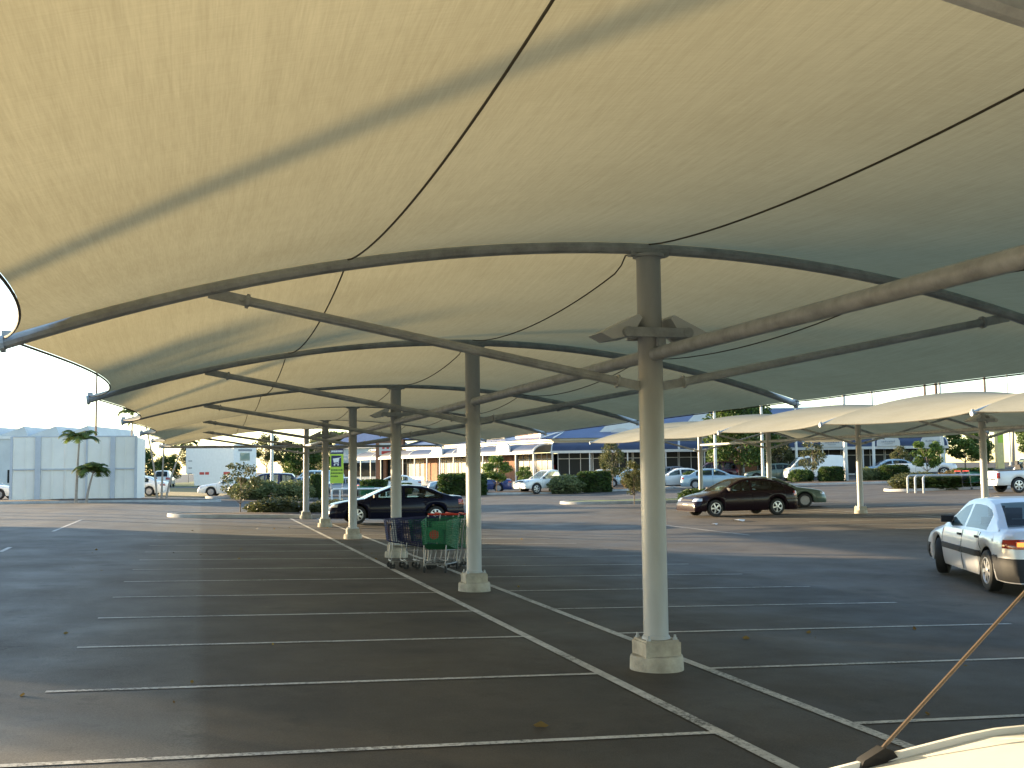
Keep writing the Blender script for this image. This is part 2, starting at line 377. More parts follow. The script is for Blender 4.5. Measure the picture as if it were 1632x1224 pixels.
island('traffic_island', capsule((15.6, 55.6), (27, 55.6), 1.5), .06, topm='grass')
def bed(u0, d0, u1, d1, r, **k):
    a, b = at(u0, d0), at(u1, d1); return island('garden_bed', capsule((a.x, a.y), (b.x, b.y), r), .08, **k)
bed(-40, 63.5, 300, 66, 1.9)
bed(365, 74, 600, 76, 1.5)
bed(650, 79.0, 1040, 82.5, 1.6)
bed(1085, 83, 1445, 76, 1.6)
bed(1445, 63, 1600, 62, 1.4)
def sheet(name, pts, m, lift):
    P = [Vector((x, y, 0)) for x, y in pts]; n = 14; mb = MB(); vs = []
    for j in range(n+1):
        for i in range(n+1):
            p = P[0].lerp(P[1], i/n).lerp(P[3].lerp(P[2], i/n), j/n); vs.append((p.x, p.y, zg(p.x, p.y)+lift))
    mb.add(vs, [(j*(n+1)+i, j*(n+1)+i+1, (j+1)*(n+1)+i+1, (j+1)*(n+1)+i) for j in range(n) for i in range(n)])
    return tag(mb.build(name, m), kind='structure')
def quadpts(*ud): return [(p.x, p.y) for p in (at(u, d) for u, d in ud)]
sheet('dry_grass', quadpts((225, 76), (345, 76), (400, 112), (200, 112)), MT['drygrass'], .02)
sheet('grass_verge', quadpts((-400, 120), (560, 120), (600, 240), (-700, 240)), MT['grass'], .02)
# raised footpath along the shops
def slab(name, pts, h, m):
    P = pts; z0 = [zg(x, y)-.05 for x, y in P]; n = len(P)
    mb = MB(); mb.add([(x, y, z) for (x, y), z in zip(P, z0)]+[(x, y, z+.05+h) for (x, y), z in zip(P, z0)],
                      [tuple(range(n, 2*n))]+[(i, (i+1) % n, n+(i+1) % n, n+i) for i in range(n)])
    return tag(mb.build(name, m, smooth=False, fix=True), kind='structure')

# ================================================================== shade canopies
def canopy_row(X0, ys, apex, tipz, W, lean, labels, beamz, strutz, tie=None, only=None):
    posts = []
    for i, y in enumerate(ys):
        g = zg(X0, y); ap = apex[i]
        t = thing('canopy_post', labels[i], 'canopy post', (X0, y, g), 0, 'steel posts carrying the shade canopies')
        def rz(x): return ap-(ap-tipz)*(x/W)**2
        mb = MB(); mb.tube([(0,0,.25), (0,0,1.2), (0,0,ap-.06)], .1125, 28); mb.lathe([(0,ap-.055),(.145,ap-.055),(.145,ap-.08),(.1125,ap-.085)], n=28)
        post = mb.build('post', MT['post'], t)
        mb = MB(); mb.lathe([(.245,-.05),(.243,0),(.239,.105),(.233,.125),(.222,.133),(.001,.135)], n=32); mb.build('footing', MT['concrete'], t)
        mb = MB(); mb.box((0,0,.188), (.335,.335,.13)); mb.box((0,0,.2625), (.31,.31,.019)); mb.build('plinth', MT['concrete'], t)
        for a in (-1, 1):
            for b in (-1, 1): mb = MB(); mb.lathe([(.001,.317),(.012,.315),(.013,.290),(.023,.288),(.024,.268),(.001,.262)], c=(a*.128,b*.128,0), n=8); mb.build('anchor_bolt', MT['galv'], t)
        mb = MB(); mb.lathe([(.113,.305),(.119,.300),(.126,.285),(.13,.2725),(.113,.2725)], n=20); mb.build('weld_collar', MT['post'], post)
        xs = np.linspace(-W, W, 41)
        mb = MB(); mb.tube([(x, 0, rz(x)) for x in xs], .052, 10)
        for s in (-1, 1):                               # end plate and lug for the edge cable
            mb.tube([(s*(W-.02),0,rz(W)), (s*(W+.015),0,rz(W)-.005)], .068, 10); mb.box((s*(W-.03),0,rz(W)+.075), (.07,.02,.06))
        rib = mb.build('rib', MT['galv'], t)
        for s in (-1, 1):
            xa, za = s*.13, strutz; xb = s*3.86; zb = rz(xb)-.06
            mb = MB(); A, B = Vector((xa,0,za)), Vector((xb,0,zb)); dd = (B-A).normalized()
            mb.tube([A+dd*.2, B-dd*.25], .041, 10)
            mb.tube([A+dd*.19, A+dd*.21], .062, 10); mb.tube([B-dd*.265, B-dd*.235], .062, 10)
            rot = Matrix.Rotation(-math.atan2(dd.z, dd.x), 3, 'Y')
            mb.box(A+dd*.09, (.24,.016,.085), mat=rot); mb.box(B-dd*.1, (.34,.016,.09), mat=rot)
            mb.tube([B-dd*.2+Vector((0,-.03,0)), B-dd*.2+Vector((0,.03,0))], .018, 6)
            mb.build('strut', MT['galv'], t)
        if i < len(ys)-1:
            Ln = ys[i+1]-y; dg = zg(X0, ys[i+1])-g
            mb = MB(); mb.tube([(0,.11,beamz), (0,Ln-.11,beamz+dg)], .062, 12); mb.build('beam', MT['galv'], t)
        mb = MB(); mb.box((0,0,ap-.03), (.34,.12,.03)); mb.box((-.16,0,ap-.045), (.05,.1,.05)); mb.box((.16,0,ap-.045), (.05,.1,.05)); mb.build('cable_clamp', MT['galv'], t)
        if tie == i:
            mb = MB(); mb.tube([(-W+.05,0,tipz-.02),(W-.05,0,tipz-.02)], .05, 10); mb.build('tie_beam', MT['galv'], t)
        for c in t.children: pass
        posts.append((t, y, ap, g))
    return posts
def sails(X0, ys, apex, tipz, W, labels, sag, inset, gz):
    for i in range(len(ys)-1):
        P = ys[i+1]-ys[i]; a0, a1 = apex[i], apex[i+1]
        t = thing('shade_sail', labels[i], 'shade sail', (X0, ys[i], gz), 0, 'cream shade cloth bays of the carpark canopies')
        def xe(s): return W-.02-inset*4*s*(1-s)
        def surf(x, y):
            s = y/P; ap = a0*(1-s)+a1*s
            return ap+.055-(ap-tipz)*(x/W)**2-sag*max(0.0, 4*s*(1-s))**.85-.0*abs(x)
        NU, NT = 60, 30; mb = MB(); vs = []
        for a in range(NU+1):
            uu = -1+2*a/NU
            d = .17*max(0, (abs(uu)-.905)/.095)**1.0
            for b in range(NT+1):
                s0 = b/NT; s0 = .5-.5*math.cos(math.pi*s0)*(.55+.45*abs(math.cos(math.pi*s0))) if False else s0
                y = d+(P-2*d)*s0; s = y/P; x = uu*xe(s); vs.append((x, y, surf(x, y)))
        n = NT+1
        mb.add(vs, [(a*n+b, (a+1)*n+b, (a+1)*n+b+1, a*n+b+1) for a in range(NU) for b in range(NT)])
        mb.build('fabric', MT['fabric'], t, angle=180)
        for x in (-2.78*W/5.5, 0, 2.78*W/5.5):
            mb = MB(); mb.tube([(x-(.16 if x == 0 and q == 0 else .11 if x == 0 and q == 1 else .04 if x == 0 and q == 2 else 0), P*q/24, surf(x, P*q/24)-(.012 if x or q else .11)) for q in range(25)], .0075, 6); mb.build('cable', MT['rope'], t)
        for sgn in (-1, 1):
            mb = MB(); pts = []
            for q in range(31):
                s = q/30; x = sgn*(xe(s)+.005); pts.append((x, P*s, surf(xe(s), P*s)-.012))
            mb.tube(pts, .010, 6); mb.build('edge_cable', MT['rope'], t)
Y1 = [-11.45, -4.46, 2.26, 9.52, 16.51, 23.49, 30.48, 37.47, 44.46]
A1 = [3.85, 3.85, 3.85, 3.83, 3.75, 3.62, 3.60, 3.57, 3.57]
CL = ['steel canopy post two bays behind the white roof with the aerial', 'steel canopy post behind the white roof with the aerial',
 'canopy post whose curved rib crosses the top right corner', 'tall nearest canopy post with floodlights below its cap and concrete foot on the lines',
 'second canopy post standing just right of the green trolleys', 'third canopy post standing left of the trolleys, carrying floodlights',
 'fourth canopy post in front of the dark sedan front wheel', 'fifth canopy post just left of the dark sedan nose', 'last canopy post of the row standing at the planted kerb island']
canopy_row(0, Y1, A1, 2.84, 5.5, 0, CL, 2.84, 2.56, tie=8)
SL = ['cream sail bay over the bonnet of the white car', 'cream sail bay behind the rib in the top right corner', 'large nearest cream sail crossed by a soft pole shadow', 'cream sail bay directly behind the nearest post',
 'cream sail bay between the second and third posts', 'cream sail bay between the third and fourth posts', 'narrow sail bay between the fourth and fifth posts', 'small last sail bay at the far end of the near row, above the kerb island']
SL = ['cream sail bay farthest behind the white roof']+SL[1:]
sails(0, Y1, A1, 2.84, 5.5, SL, .23, .50, 0)
Y2 = [16.6, 23.7, 30.8, 37.9, 45.0, 52.1]; A2 = [4.12]*6
CL2 = ['canopy post of the right hand row beyond the silver sedan rear', 'canopy post of the right hand row to the right of the white pickup', 'right hand canopy post with floodlights rising behind the silver sedan roof',
 'right hand canopy post standing right of the dark hatchback', 'right hand canopy post rising behind the dark hatchback roof', 'last canopy post of the right hand row left of the dark hatchback']
canopy_row(X2, Y2, A2, 3.08, 5.9, 0, CL2, 2.95, 2.66)
SL2 = ['sunlit cream sail bay cut by the right edge above the white pickup', 'sunlit cream sail bay above the silver sedan', 'sunlit cream sail bay above the hooped rails', 'sunlit cream sail bay above the dark hatchback', 'farthest sunlit cream sail bay tapering out behind the nearest post']
sails(X2, Y2, A2, 3.08, 5.9, SL2, .25, .4, 0)

def floodlight(x, y, z, label):
    t = thing('twin_floodlight', label, 'floodlight', (x, y, z), 0, 'twin floodlights on canopy posts')
    mb = MB(); mb.box((0,-.20,0), (.60,.03,.085)); mb.box((0,.135,0), (.34,.035,.085))
    for s in (-1, 1): mb.tube([(s*.29,-.225,0),(s*.29,.1,0)], .047, 14); mb.box((s*.15,0,0), (.03,.3,.07))
    mb.box((.04,-.16,-.08), (.075,.06,.08)); mb.build('bracket', MT['galv'], t)
    for s in (-1, 1):
        prof = [(-.54,-.01),(-.17,.165),(-.14,.135),(-.20,.035),(-.27,-.04),(-.43,-.065)]
        pr = [(s*a*-1 if s > 0 else a, b) for a, b in prof]
        mb = MB(); mb.prism(pr, -.175, .17); h = mb.build('lamp_head', MT['cladding'], t, smooth=False, fix=True)
floodlight(0.0, 9.52, 3.03, 'twin floodlight on the nearest post')
floodlight(0.0, 23.49, 3.0, 'twin floodlight on the third post left of the trolleys')
floodlight(0.0, 37.47, 3.0, 'twin floodlight on the fifth post beside the dark sedan nose')
floodlight(X2, 30.8, 3.25, 'twin floodlight on the post behind the silver sedan')

# ================================================================== vehicles
def pl(pts, x):
    """smooth interpolation through a profile given from front to rear"""
    P = sorted(pts); X = [p[0] for p in P]; Z = [p[1] for p in P]
    return float(np.interp(x, X, Z))
SPECS = {
 'sedan': dict(L=4.75, W=1.80, xf=1.42, xr=-1.36, R=.315, sill=.21,
   top=[(2.37,.44),(2.345,.56),(2.30,.66),(2.2,.735),(1.9,.80),(1.5,.86),(1.05,.925),(.9,.945),(-.4,.965),(-1.5,.985),(-1.75,1.0),(-2.1,1.0),(-2.27,.975),(-2.33,.90),(-2.36,.66),(-2.375,.46)],
   gh=[(1.10,.91),(.85,1.05),(.5,1.235),(.22,1.355),(-.05,1.405),(-.45,1.42),(-.85,1.405),(-1.15,1.35),(-1.45,1.20),(-1.75,1.02),(-1.84,.98)], rf=.24, rr=-1.12, bp=-.16, cp=-1.30, doors=[(1.02,-.16),(-.16,-1.12)]),
 'fastback': dict(L=4.86, W=1.80, xf=1.45, xr=-1.36, R=.325, sill=.19,
   top=[(2.42,.42),(2.40,.52),(2.34,.62),(2.2,.70),(1.9,.775),(1.5,.84),(1.1,.90),(.95,.925),(-.4,.955),(-1.5,.985),(-1.9,1.01),(-2.15,1.02),(-2.34,1.0),(-2.39,.93),(-2.42,.66),(-2.43,.46)],
   gh=[(1.20,.88),(.9,1.03),(.55,1.20),(.2,1.34),(-.05,1.385),(-.45,1.40),(-.9,1.37),(-1.25,1.28),(-1.6,1.13),(-1.95,1.02),(-2.02,1.0)], rf=.22, rr=-1.05, bp=-.2, cp=-1.62, doors=[(1.0,-.2),(-.2,-1.1)]),
 'hatch': dict(L=4.48, W=1.72, xf=1.38, xr=-1.26, R=.315, sill=.20,
   top=[(2.20,.42),(2.18,.54),(2.12,.645),(1.98,.725),(1.7,.80),(1.4,.86),(1.02,.93),(.9,.945),(-.4,.965),(-1.4,.99),(-1.9,1.01),(-2.12,1.0),(-2.19,.93),(-2.22,.70),(-2.24,.46)],
   gh=[(1.12,.91),(.85,1.06),(.5,1.25),(.2,1.375),(-.08,1.42),(-.45,1.435),(-.9,1.41),(-1.3,1.325),(-1.7,1.18),(-2.03,1.03),(-2.1,.985)], rf=.22, rr=-1.2, bp=-.18, cp=-1.62, doors=[(1.0,-.18),(-.18,-1.08)]),
 'wagon': dict(L=4.6, W=1.82, xf=1.35, xr=-1.40, R=.36, sill=.32,
   top=[(2.26,.54),(2.24,.72),(2.18,.84),(1.95,.93),(1.5,.99),(1.05,1.04),(.9,1.05),(-.5,1.07),(-2.1,1.09),(-2.25,1.06),(-2.30,.9),(-2.33,.6)],
   gh=[(1.08,1.02),(.85,1.18),(.55,1.41),(.3,1.58),(.1,1.66),(-.5,1.72),(-1.4,1.71),(-1.9,1.67),(-2.05,1.5),(-2.2,1.2),(-2.24,1.06)], rf=.28, rr=-1.92, bp=-.12, cp=-2.0, doors=[(1.0,-.12),(-.12,-1.05)]),
 'van': dict(L=4.7, W=1.75, xf=1.35, xr=-1.2, R=.32, sill=.28,
   top=[(2.32,.5),(2.31,.7),(2.25,.92),(2.05,1.04),(1.75,1.10),(1.0,1.13),(-2.1,1.15),(-2.28,1.1),(-2.33,.9),(-2.35,.55)],
   gh=[(2.0,1.06),(1.7,1.38),(1.4,1.68),(1.2,1.82),(.6,1.92),(-1.4,1.92),(-2.1,1.86),(-2.24,1.5),(-2.3,1.12)], rf=1.22, rr=-2.12, bp=.35, cp=-.2, doors=[(1.35,.35)]),
 'ute': dict(L=5.0, W=1.80, xf=1.55, xr=-1.42, R=.37, sill=.40,
   top=[(2.46,.62),(2.44,.80),(2.37,.92),(2.1,.99),(1.6,1.04),(1.15,1.08),(1.0,1.09),(-.55,1.11),(-.62,1.10),(-2.40,1.10),(-2.46,1.06),(-2.49,.85),(-2.50,.62)],
   gh=[(1.22,1.05),(1.0,1.20),(.7,1.43),(.45,1.60),(.25,1.68),(-.15,1.715),(-.38,1.69),(-.48,1.55),(-.60,1.25),(-.66,1.10)], rf=.42, rr=-.40, bp=-.52, cp=-.46, doors=[(1.1,-.42)]),
}
ROWS = [(0,None,.012),(.40,None,.010),(.72,None,-.004),(.87,None,-.025),(.945,1.0,0),(.985,.80,0),(1.0,.60,0),(1.0,.42,0),(.985,.22,0),(.965,.08,0),(.945,0,0)]
def car_shape(sp):
    L, W = sp['L'], sp['W']; H = L/2
    def hw(x):
        e = min(1.0, abs(x)/H); return W/2*(1-.05*e**3-.16*max(0, (e-.86)/.14)**2.2)
    def top(x): return pl(sp['top'], x)
    def low(x):
        z = sp['sill']; e = abs(x)/H
        for c in (sp['xf'], sp['xr']):
            ra = sp['R']+.055
            if abs(x-c) < ra: z = max(z, sp['R']+math.sqrt(max(0, ra*ra-(x-c)**2)))
        return min(z, top(x)-.16)
    def prof(x):
        w_, zt, zb = hw(x), top(x), low(x); sh = max(zb+.05, zt-.085); out = []
        for fy, fz, dz in ROWS:
            out.append((fy*w_, zt+dz if fz is None else zb+(sh-zb)*fz))
        return out
    def side(x, z):
        p = prof(x)[4:]; zs = [q[1] for q in p][::-1]; ys = [q[0] for q in p][::-1]
        return float(np.interp(z, zs, ys))
    return hw, top, low, prof, side
def make_wheel(Rw, spokes, steel=False):
    wd = .20
    t = MB(); t.lathe([(Rw*.64,-wd*.44),(Rw*.82,-wd*.5),(Rw*.95,-wd*.44),(Rw,-wd*.3),(Rw,wd*.3),(Rw*.95,wd*.44),(Rw*.82,wd*.5),(Rw*.64,wd*.44),(Rw*.6,wd*.2)], n=28, axis='Y')
    r = MB(); r.lathe([(Rw*.62,wd*.2),(Rw*.655,wd*.46),(Rw*.60,wd*.47),(Rw*.56,wd*.34)], n=28, axis='Y')
    r.lathe([(Rw*.60,wd*.10),(0.001,wd*.12)], n=28, m=1, axis='Y')
    r.lathe([(Rw*.17,wd*.1),(Rw*.16,wd*.42),(Rw*.1,wd*.46),(.001,wd*.46)], n=16, axis='Y')
    for k in range(spokes):
        a = 2*math.pi*k/spokes; c, s = math.cos(a), math.sin(a); vs = []
        for rr, hw_ in ((Rw*.12, Rw*(.075 if not steel else .12)), (Rw*.6, Rw*(.10 if not steel else .20))):
            for q in (-1, 1):
                x, z = rr*c-q*hw_*s, rr*s+q*hw_*c; vs += [(x, wd*.20, z), (x, wd*(.43 if rr < Rw*.3 else .40), z)]
        r.add(vs, [(1,3,7,5),(0,1,5,4),(2,6,7,3)], 0)
    tm = t.mesh('tyre'); tm.materials.append(MT['dark']); rm = r.mesh('rim', fix=True); rm.materials.append(MT['hub'] if steel else MT['rim']); rm.materials.append(MT['under'])
    return tm, rm
def make_car(kind, name, paint, spokes=5, black_bumper=False, steel=False, moulding=None, tail='red', lit=False):
    sp = SPECS[kind]; L, W = sp['L'], sp['W']; H = L/2; hw, top, low, prof, side = car_shape(sp)
    root = thing(name, None, None); parts = {}
    def part(n, side_=0): return parts.setdefault((n, side_), MB())
    # body loft
    x0, x1 = sp['top'][0][0], sp['top'][-1][0]
    xs = set(np.round(np.linspace(x1, x0, 74), 4)); xs |= {round(q[0], 4) for q in sp['top']}
    for c in (sp['xf'], sp['xr']):
        for k in range(15): xs.add(round(c+(sp['R']+.0545)*math.cos(math.pi*k/14), 4))
    for a, b in sp['doors']: xs |= {round(a, 4), round(b, 4)}
    for e in (.03,.06,.1,.16,.22): xs |= {round(x0-e, 4), round(x1+e, 4)}
    xs = sorted(x for x in xs if x1 <= x <= x0); g = [prof(x) for x in xs]; nr = len(ROWS); zs_ = sp['sill']
    def classify(xa, xb, j, zc):
        xm = (xa+xb)/2
        fy = (ROWS[j][0]+ROWS[j+1][0])/2; ut = kind in ('ute', 'wagon', 'van'); lo = .28 if ut else 0
        for k, (da, db) in enumerate(sp['doors']):
            if db < xm < da and 4 <= j <= 8: return ('front_door', 'rear_door')[k]
        return 'body'
    for i in range(len(xs)-1):
        for j in range(nr-1):
            for s in (-1, 1):
                q = [(xs[i], s*g[i][j][0], g[i][j][1]), (xs[i], s*g[i][j+1][0], g[i][j+1][1]), (xs[i+1], s*g[i+1][j+1][0], g[i+1][j+1][1]), (xs[i+1], s*g[i+1][j][0], g[i+1][j][1])]
                if s > 0: q = q[::-1]
                if (Vector(q[0])-Vector(q[1])).length < 1e-5 and (Vector(q[2])-Vector(q[3])).length < 1e-5: continue
                zc = sum(p[2] for p in q)/4; n = classify(xs[i], xs[i+1], j, zc)
                part(n, s if n in ('front_door', 'rear_door') else 0).add(q, [(0,1,2,3)])
        for s in (-1, 1):                                # return lip and wheel-arch lining
            y, z = g[i][-1]; y2, z2 = g[i+1][-1]
            part('underbody').add([(xs[i],s*y,z),(xs[i],s*(y-.24),z+.004),(xs[i+1],s*(y2-.24),z2+.004),(xs[i+1],s*y2,z2)], [(0,1,2,3)])
    for i in (0, -1):
        vs = [(xs[i], y, z) for y, z in g[i]]+[(xs[i], -y, z) for y, z in g[i][::-1]]
        part('body').add(vs, [tuple(range(len(vs)))])
    part('underbody').box(((x0+x1)/2, 0, (zs_+.62)/2+.02), (x0-x1-.25, W-.46, .62-zs_))
    # glasshouse
    gx_ = [q[0] for q in sp['gh']]; a0, a1 = gx_[0], gx_[-1]; zmax = max(q[1] for q in sp['gh'])
    xs2 = set(np.round(np.linspace(a1, a0, 46), 4)) | {round(q, 4) for q in gx_} | {sp['rf'], sp['rr'], sp['cp'], sp['bp']-.05, sp['bp']+.05, sp['cp']+.07}
    xs2 = sorted(x for x in xs2 if a1 <= x <= a0); gg = []
    for x in xs2:
        zr, zb = pl(sp['gh'], x), top(x)-.085; t = max(0.02, min(1, (zr-zb)/(zmax-top(0)+.085)))
        wb = hw(x)*.938; wr = wb-(.21 if kind != 'van' else .12)*t*(W/1.8)
        e = .085*min(1, t*2.2)
        zl = lambda f: zr-e+(zb-(zr-e))*f
        yl = lambda f: wr+(wb-wr)*(f*.9+.1*f*f)
        gg.append([(0,zr),(.45*wr,zr-.006),(.82*wr,zr-.022*t-.002),(.955*wr,zr-.45*e),(wr,zr-e),(yl(.08),zl(.08)),(yl(.5),zl(.5)),(yl(.9),zl(.9)),(wb,zb)])
    for i in range(len(xs2)-1):
        xm = (xs2[i]+xs2[i+1])/2
        for j in range(8):
            for s in (-1, 1):
                q = [(xs2[i], s*gg[i][j][0], gg[i][j][1]), (xs2[i], s*gg[i][j+1][0], gg[i][j+1][1]), (xs2[i+1], s*gg[i+1][j+1][0], gg[i+1][j+1][1]), (xs2[i+1], s*gg[i+1][j][0], gg[i+1][j][1])]
                if s > 0: q = q[::-1]
                n, sd_ = 'roof', 0
                if j <= 2:
                    if xm > sp['rf']: n = 'windscreen'
                    elif xm < sp['rr']: n = 'rear_window'
                    if j == 2 and n != 'roof': n = 'roof'
                elif 5 <= j <= 6:
                    if sp['cp'] < xm < sp['rf']+.52*(a0-sp['rf']) and not (kind == 'van' and xm < sp['cp']) and abs(xm-sp['bp']) > .05: n, sd_ = 'side_window', s
                    if kind == 'wagon' and abs(xm-(-1.05)) < .05: n, sd_ = 'roof', 0
                part(n, sd_).add(q, [(0,1,2,3)])
    # lamps, bumpers and grille laid on the body surface
    def inside(x, y, z):
        if not x1+.002 < x < x0-.002: return False
        p = prof(x); yy = abs(y)
        if z < p[-1][1] or yy > side(x, z) and z <= p[4][1]: return False
        return z <= float(np.interp(yy, [q[0] for q in p[:5]], [q[1] for q in p[:5]], right=-1)) if z > p[4][1] else True
    def patch(n, e, s, xc, yc, t0, t1, z0, z1, off, nt_=14, nz=6, key=0, shape=None):
        vs = []
        for a in range(nt_+1):
            th = t0+(t1-t0)*a/nt_; dx, dy = e*math.cos(th), s*math.sin(th); f = a/nt_
            za, zb_ = (z0, z1) if shape is None else shape(f, z0, z1)
            for b in range(nz+1):
                z = za+(zb_-za)*b/nz; lo, hi = 0, 2.5
                for _ in range(22):
                    m_ = (lo+hi)/2
                    if inside(xc+dx*m_, yc+dy*m_, z): lo = m_
                    else: hi = m_
                k_ = off*math.sin(math.pi*min(1, max(.0, (b+.35)/(nz+.7))))**.4
                vs.append((xc+dx*(lo+k_), yc+dy*(lo+k_), z))
        q = nz+1; part(n, key).add(vs, [(a*q+b, (a+1)*q+b, (a+1)*q+b+1, a*q+b+1) for a in range(nt_) for b in range(nz)])
    ut = kind in ('ute', 'wagon', 'van'); lo_ = .30 if kind == 'ute' else .27 if ut else 0
    hz0, hz1 = .57+lo_*.85, .685+lo_; tz0, tz1 = ((.70, .92) if not ut else (.74, 1.02))
    if kind in ('sedan',): tz0, tz1 = .70, .865
    zt_ = .52 if not ut else sp['sill']+.26
    for s in (-1, 1):
        patch('headlight', 1, s, x0-.50, s*(W/2-.42), R(2), R(58), hz0, hz1, .006, key=s, shape=lambda f, a, b: (a+.02*f, b-.02*(1-f)*0))
        if kind == 'ute': patch('tail_light', -1, s, x1+.30, s*(W/2-.28), R(12), R(52), tz0, tz1, .006, key=s)
        else: patch('tail_light', -1, s, x1+.50, s*(W/2-.42), R(-8), R(56), tz0, tz1, .006, key=s, shape=lambda f, a, b: (a+.015*f, b-.03*f))
    if lit:
        for s in (-1, 1): patch('tail_lamp', -1, s, x1+.50, s*(W/2-.42), R(-2), R(26), tz0+.045, tz1-.055, .011, key=s)
    patch('grille', 1, 1, x0-.9, 0, R(-27), R(27), hz0+.02, hz1-.02, .005)
    patch('front_bumper', 1, 1, x0-.85, 0, R(-81), R(81), sp['sill']+.03, zt_-.0, .02, nt_=70)
    patch('rear_bumper', -1, 1, x1+.85, 0, R(-81), R(81), sp['sill']+.015, zt_+(.05 if not ut else 0), .02, nt_=70)
    ms = {'roof': paint, 'body': paint, 'front_door': paint, 'rear_door': paint, 'windscreen': MT['glass'], 'rear_window': MT['glass'], 'side_window': MT['glass'],
          'headlight': MT['lens'], 'tail_light': MT[tail], 'tail_lamp': MT['amber'], 'grille': MT['black'], 'front_bumper': MT['black'] if black_bumper else paint, 'rear_bumper': MT['black'] if black_bumper else paint, 'underbody': MT['under']}
    doors = {}
    for (n, s), m_ in parts.items():
        me = m_.mesh(n); b = bmesh.new(); b.from_mesh(me); bmesh.ops.remove_doubles(b, verts=b.verts, dist=.0004); b.to_mesh(me); b.free()
        if n in ('headlight', 'tail_light', 'tail_lamp', 'grille', 'front_bumper', 'rear_bumper'):
            b = bmesh.new(); b.from_mesh(me); bmesh.ops.recalc_face_normals(b, faces=b.faces); b.faces.ensure_lookup_table()
            fc_ = max(b.faces, key=lambda f_: abs(f_.calc_center_median().x)); cx = fc_.calc_center_median()
            if fc_.normal.dot(Vector((cx.x, 0, 0))) < 0: bmesh.ops.reverse_faces(b, faces=b.faces)
            b.to_mesh(me); b.free()
        me.polygons.foreach_set('use_smooth', [True]*len(me.polygons)); me.set_sharp_from_angle(angle=R(40)); me.materials.append(ms[n])
        o = link(n, me, root)
        if 'door' in n: doors[(n, s)] = o
    for (n, s), o in doors.items():
        a, b_ = sp['doors'][0 if n == 'front_door' else 1]; zc = top(b_)-.17; x = b_+.14
        mb = MB(); y = side(x, zc); mb.box((x, s*(y+.012), zc), (.17, .03, .035)); mb.build('handle', MT['black'] if black_bumper else paint, o)
        mb = MB()                                         # shut line round the door
        for xx in (a, b_):
            zt, zb = top(xx)-.09, low(xx)+.03; pts = [(xx, s*(side(xx, zt+(zb-zt)*k/6)+.001), zt+(zb-zt)*k/6) for k in range(7)]; mb.tube(pts, .0055, 4)
        mb.build('seal', MT['under'], o)
    if moulding:
        for s in (-1, 1):
            za, zb = moulding
            for a, b_ in sp['doors']+[(sp['xr']-sp['R']-.08, x1+.4)]:
                N = 10; X = np.linspace(a-.02, b_+.02, N)
                if a <= b_: continue
                vs = []; mb = MB()
                for x in X: vs += [(x, s*(side(x, za)+.001), za), (x, s*(side(x, za)+.016), za+.01), (x, s*(side(x, zb)+.016), zb-.01), (x, s*(side(x, zb)+.001), zb)]
                mb.add(vs, [(i*4+k, i*4+k+1, i*4+k+5, i*4+k+4) for i in range(N-1) for k in range(3)])
                mb.build('side_moulding', MT['black'], root, fix=True)
    for s in (-1, 1):
        x = sp['rf']+.62*(a0-sp['rf']); z = top(x)+.01; y = hw(x)*.93
        mb = MB(); mb.add([], []); prof_ = [(x-.05, y-.08), (x+.06, y-.08), (x+.07, y+.04), (x+.04, y+.12), (x-.04, y+.13)]
        n = len(prof_); vs = [(px, s*py, z-.02+(.012 if i > 2 else 0)) for i, (px, py) in enumerate(prof_)]+[(px, s*py, z+.10-(.02 if i in (3,) else 0)) for i, (px, py) in enumerate(prof_)]
        mb.add(vs, [tuple(range(n)), tuple(range(2*n-1, n-1, -1))]+[(i, (i+1) % n, n+(i+1) % n, n+i) for i in range(n)])
        mb.build('mirror', MT['black'] if black_bumper or kind != 'sedan' else paint, root, fix=True)
    # cabin: seats and dash seen through the glass
    zs = top(0)-.42; roofz = zmax-.06
    def seat(nm, xb, y, wd, hr):
        mb = MB(); p = [(xb+.10, zs), (xb-.04, zs), (xb-.20, roofz-.30), (xb-.12, roofz-.28), (xb-.02, zs+.25)]; mb.prism(p, y-wd/2, y+wd/2)
        mb.prism([(xb+.5, zs), (xb-.02, zs), (xb-.02, zs+.14), (xb+.48, zs+.17)], y-wd/2, y+wd/2)
        for k in hr: mb.box((xb-.185, k, roofz-.185), (.09, .24, .17))
        mb.build(nm, MT['trim'], root, fix=True)
    for y in (-.36, .36): seat('seat', sp['bp']+.02, y, .46, (y,))
    if kind not in ('ute', 'van'): seat('rear_seat', sp['rr']+.22, 0, 1.12, (-.34, .34))
    mb = MB(); xd = sp['rf']+.55; mb.prism([(xd+.32, top(xd+.32)-.09), (xd, top(xd)-.02), (xd-.12, top(xd)-.10), (xd-.1, zs), (xd+.3, zs)], -.64, .64); mb.build('dashboard', MT['trim'], root, fix=True)
    for x, s in ((x0+.008, 1), (x1-.008, -1)):
        zz = .42 if kind in ('sedan', 'fastback', 'hatch') else .6
        mb = MB(); mb.box((x, 0, zz), (.012, .37, .105)); mb.build('number_plate', MT['white'], root)
    tm, rm = make_wheel(sp['R'], spokes, steel)
    for x in (sp['xf'], sp['xr']):
        for s in (-1, 1):
            o = link('wheel', tm, root, (x, s*(hw(x)-.115), sp['R'])); r = link('rim', rm, o)
            o.rotation_euler = (0, RNG.random()*6, 0 if s > 0 else math.pi); o['ax'] = 1
    for o in root.children:
        if 'ax' in o: del o['ax']
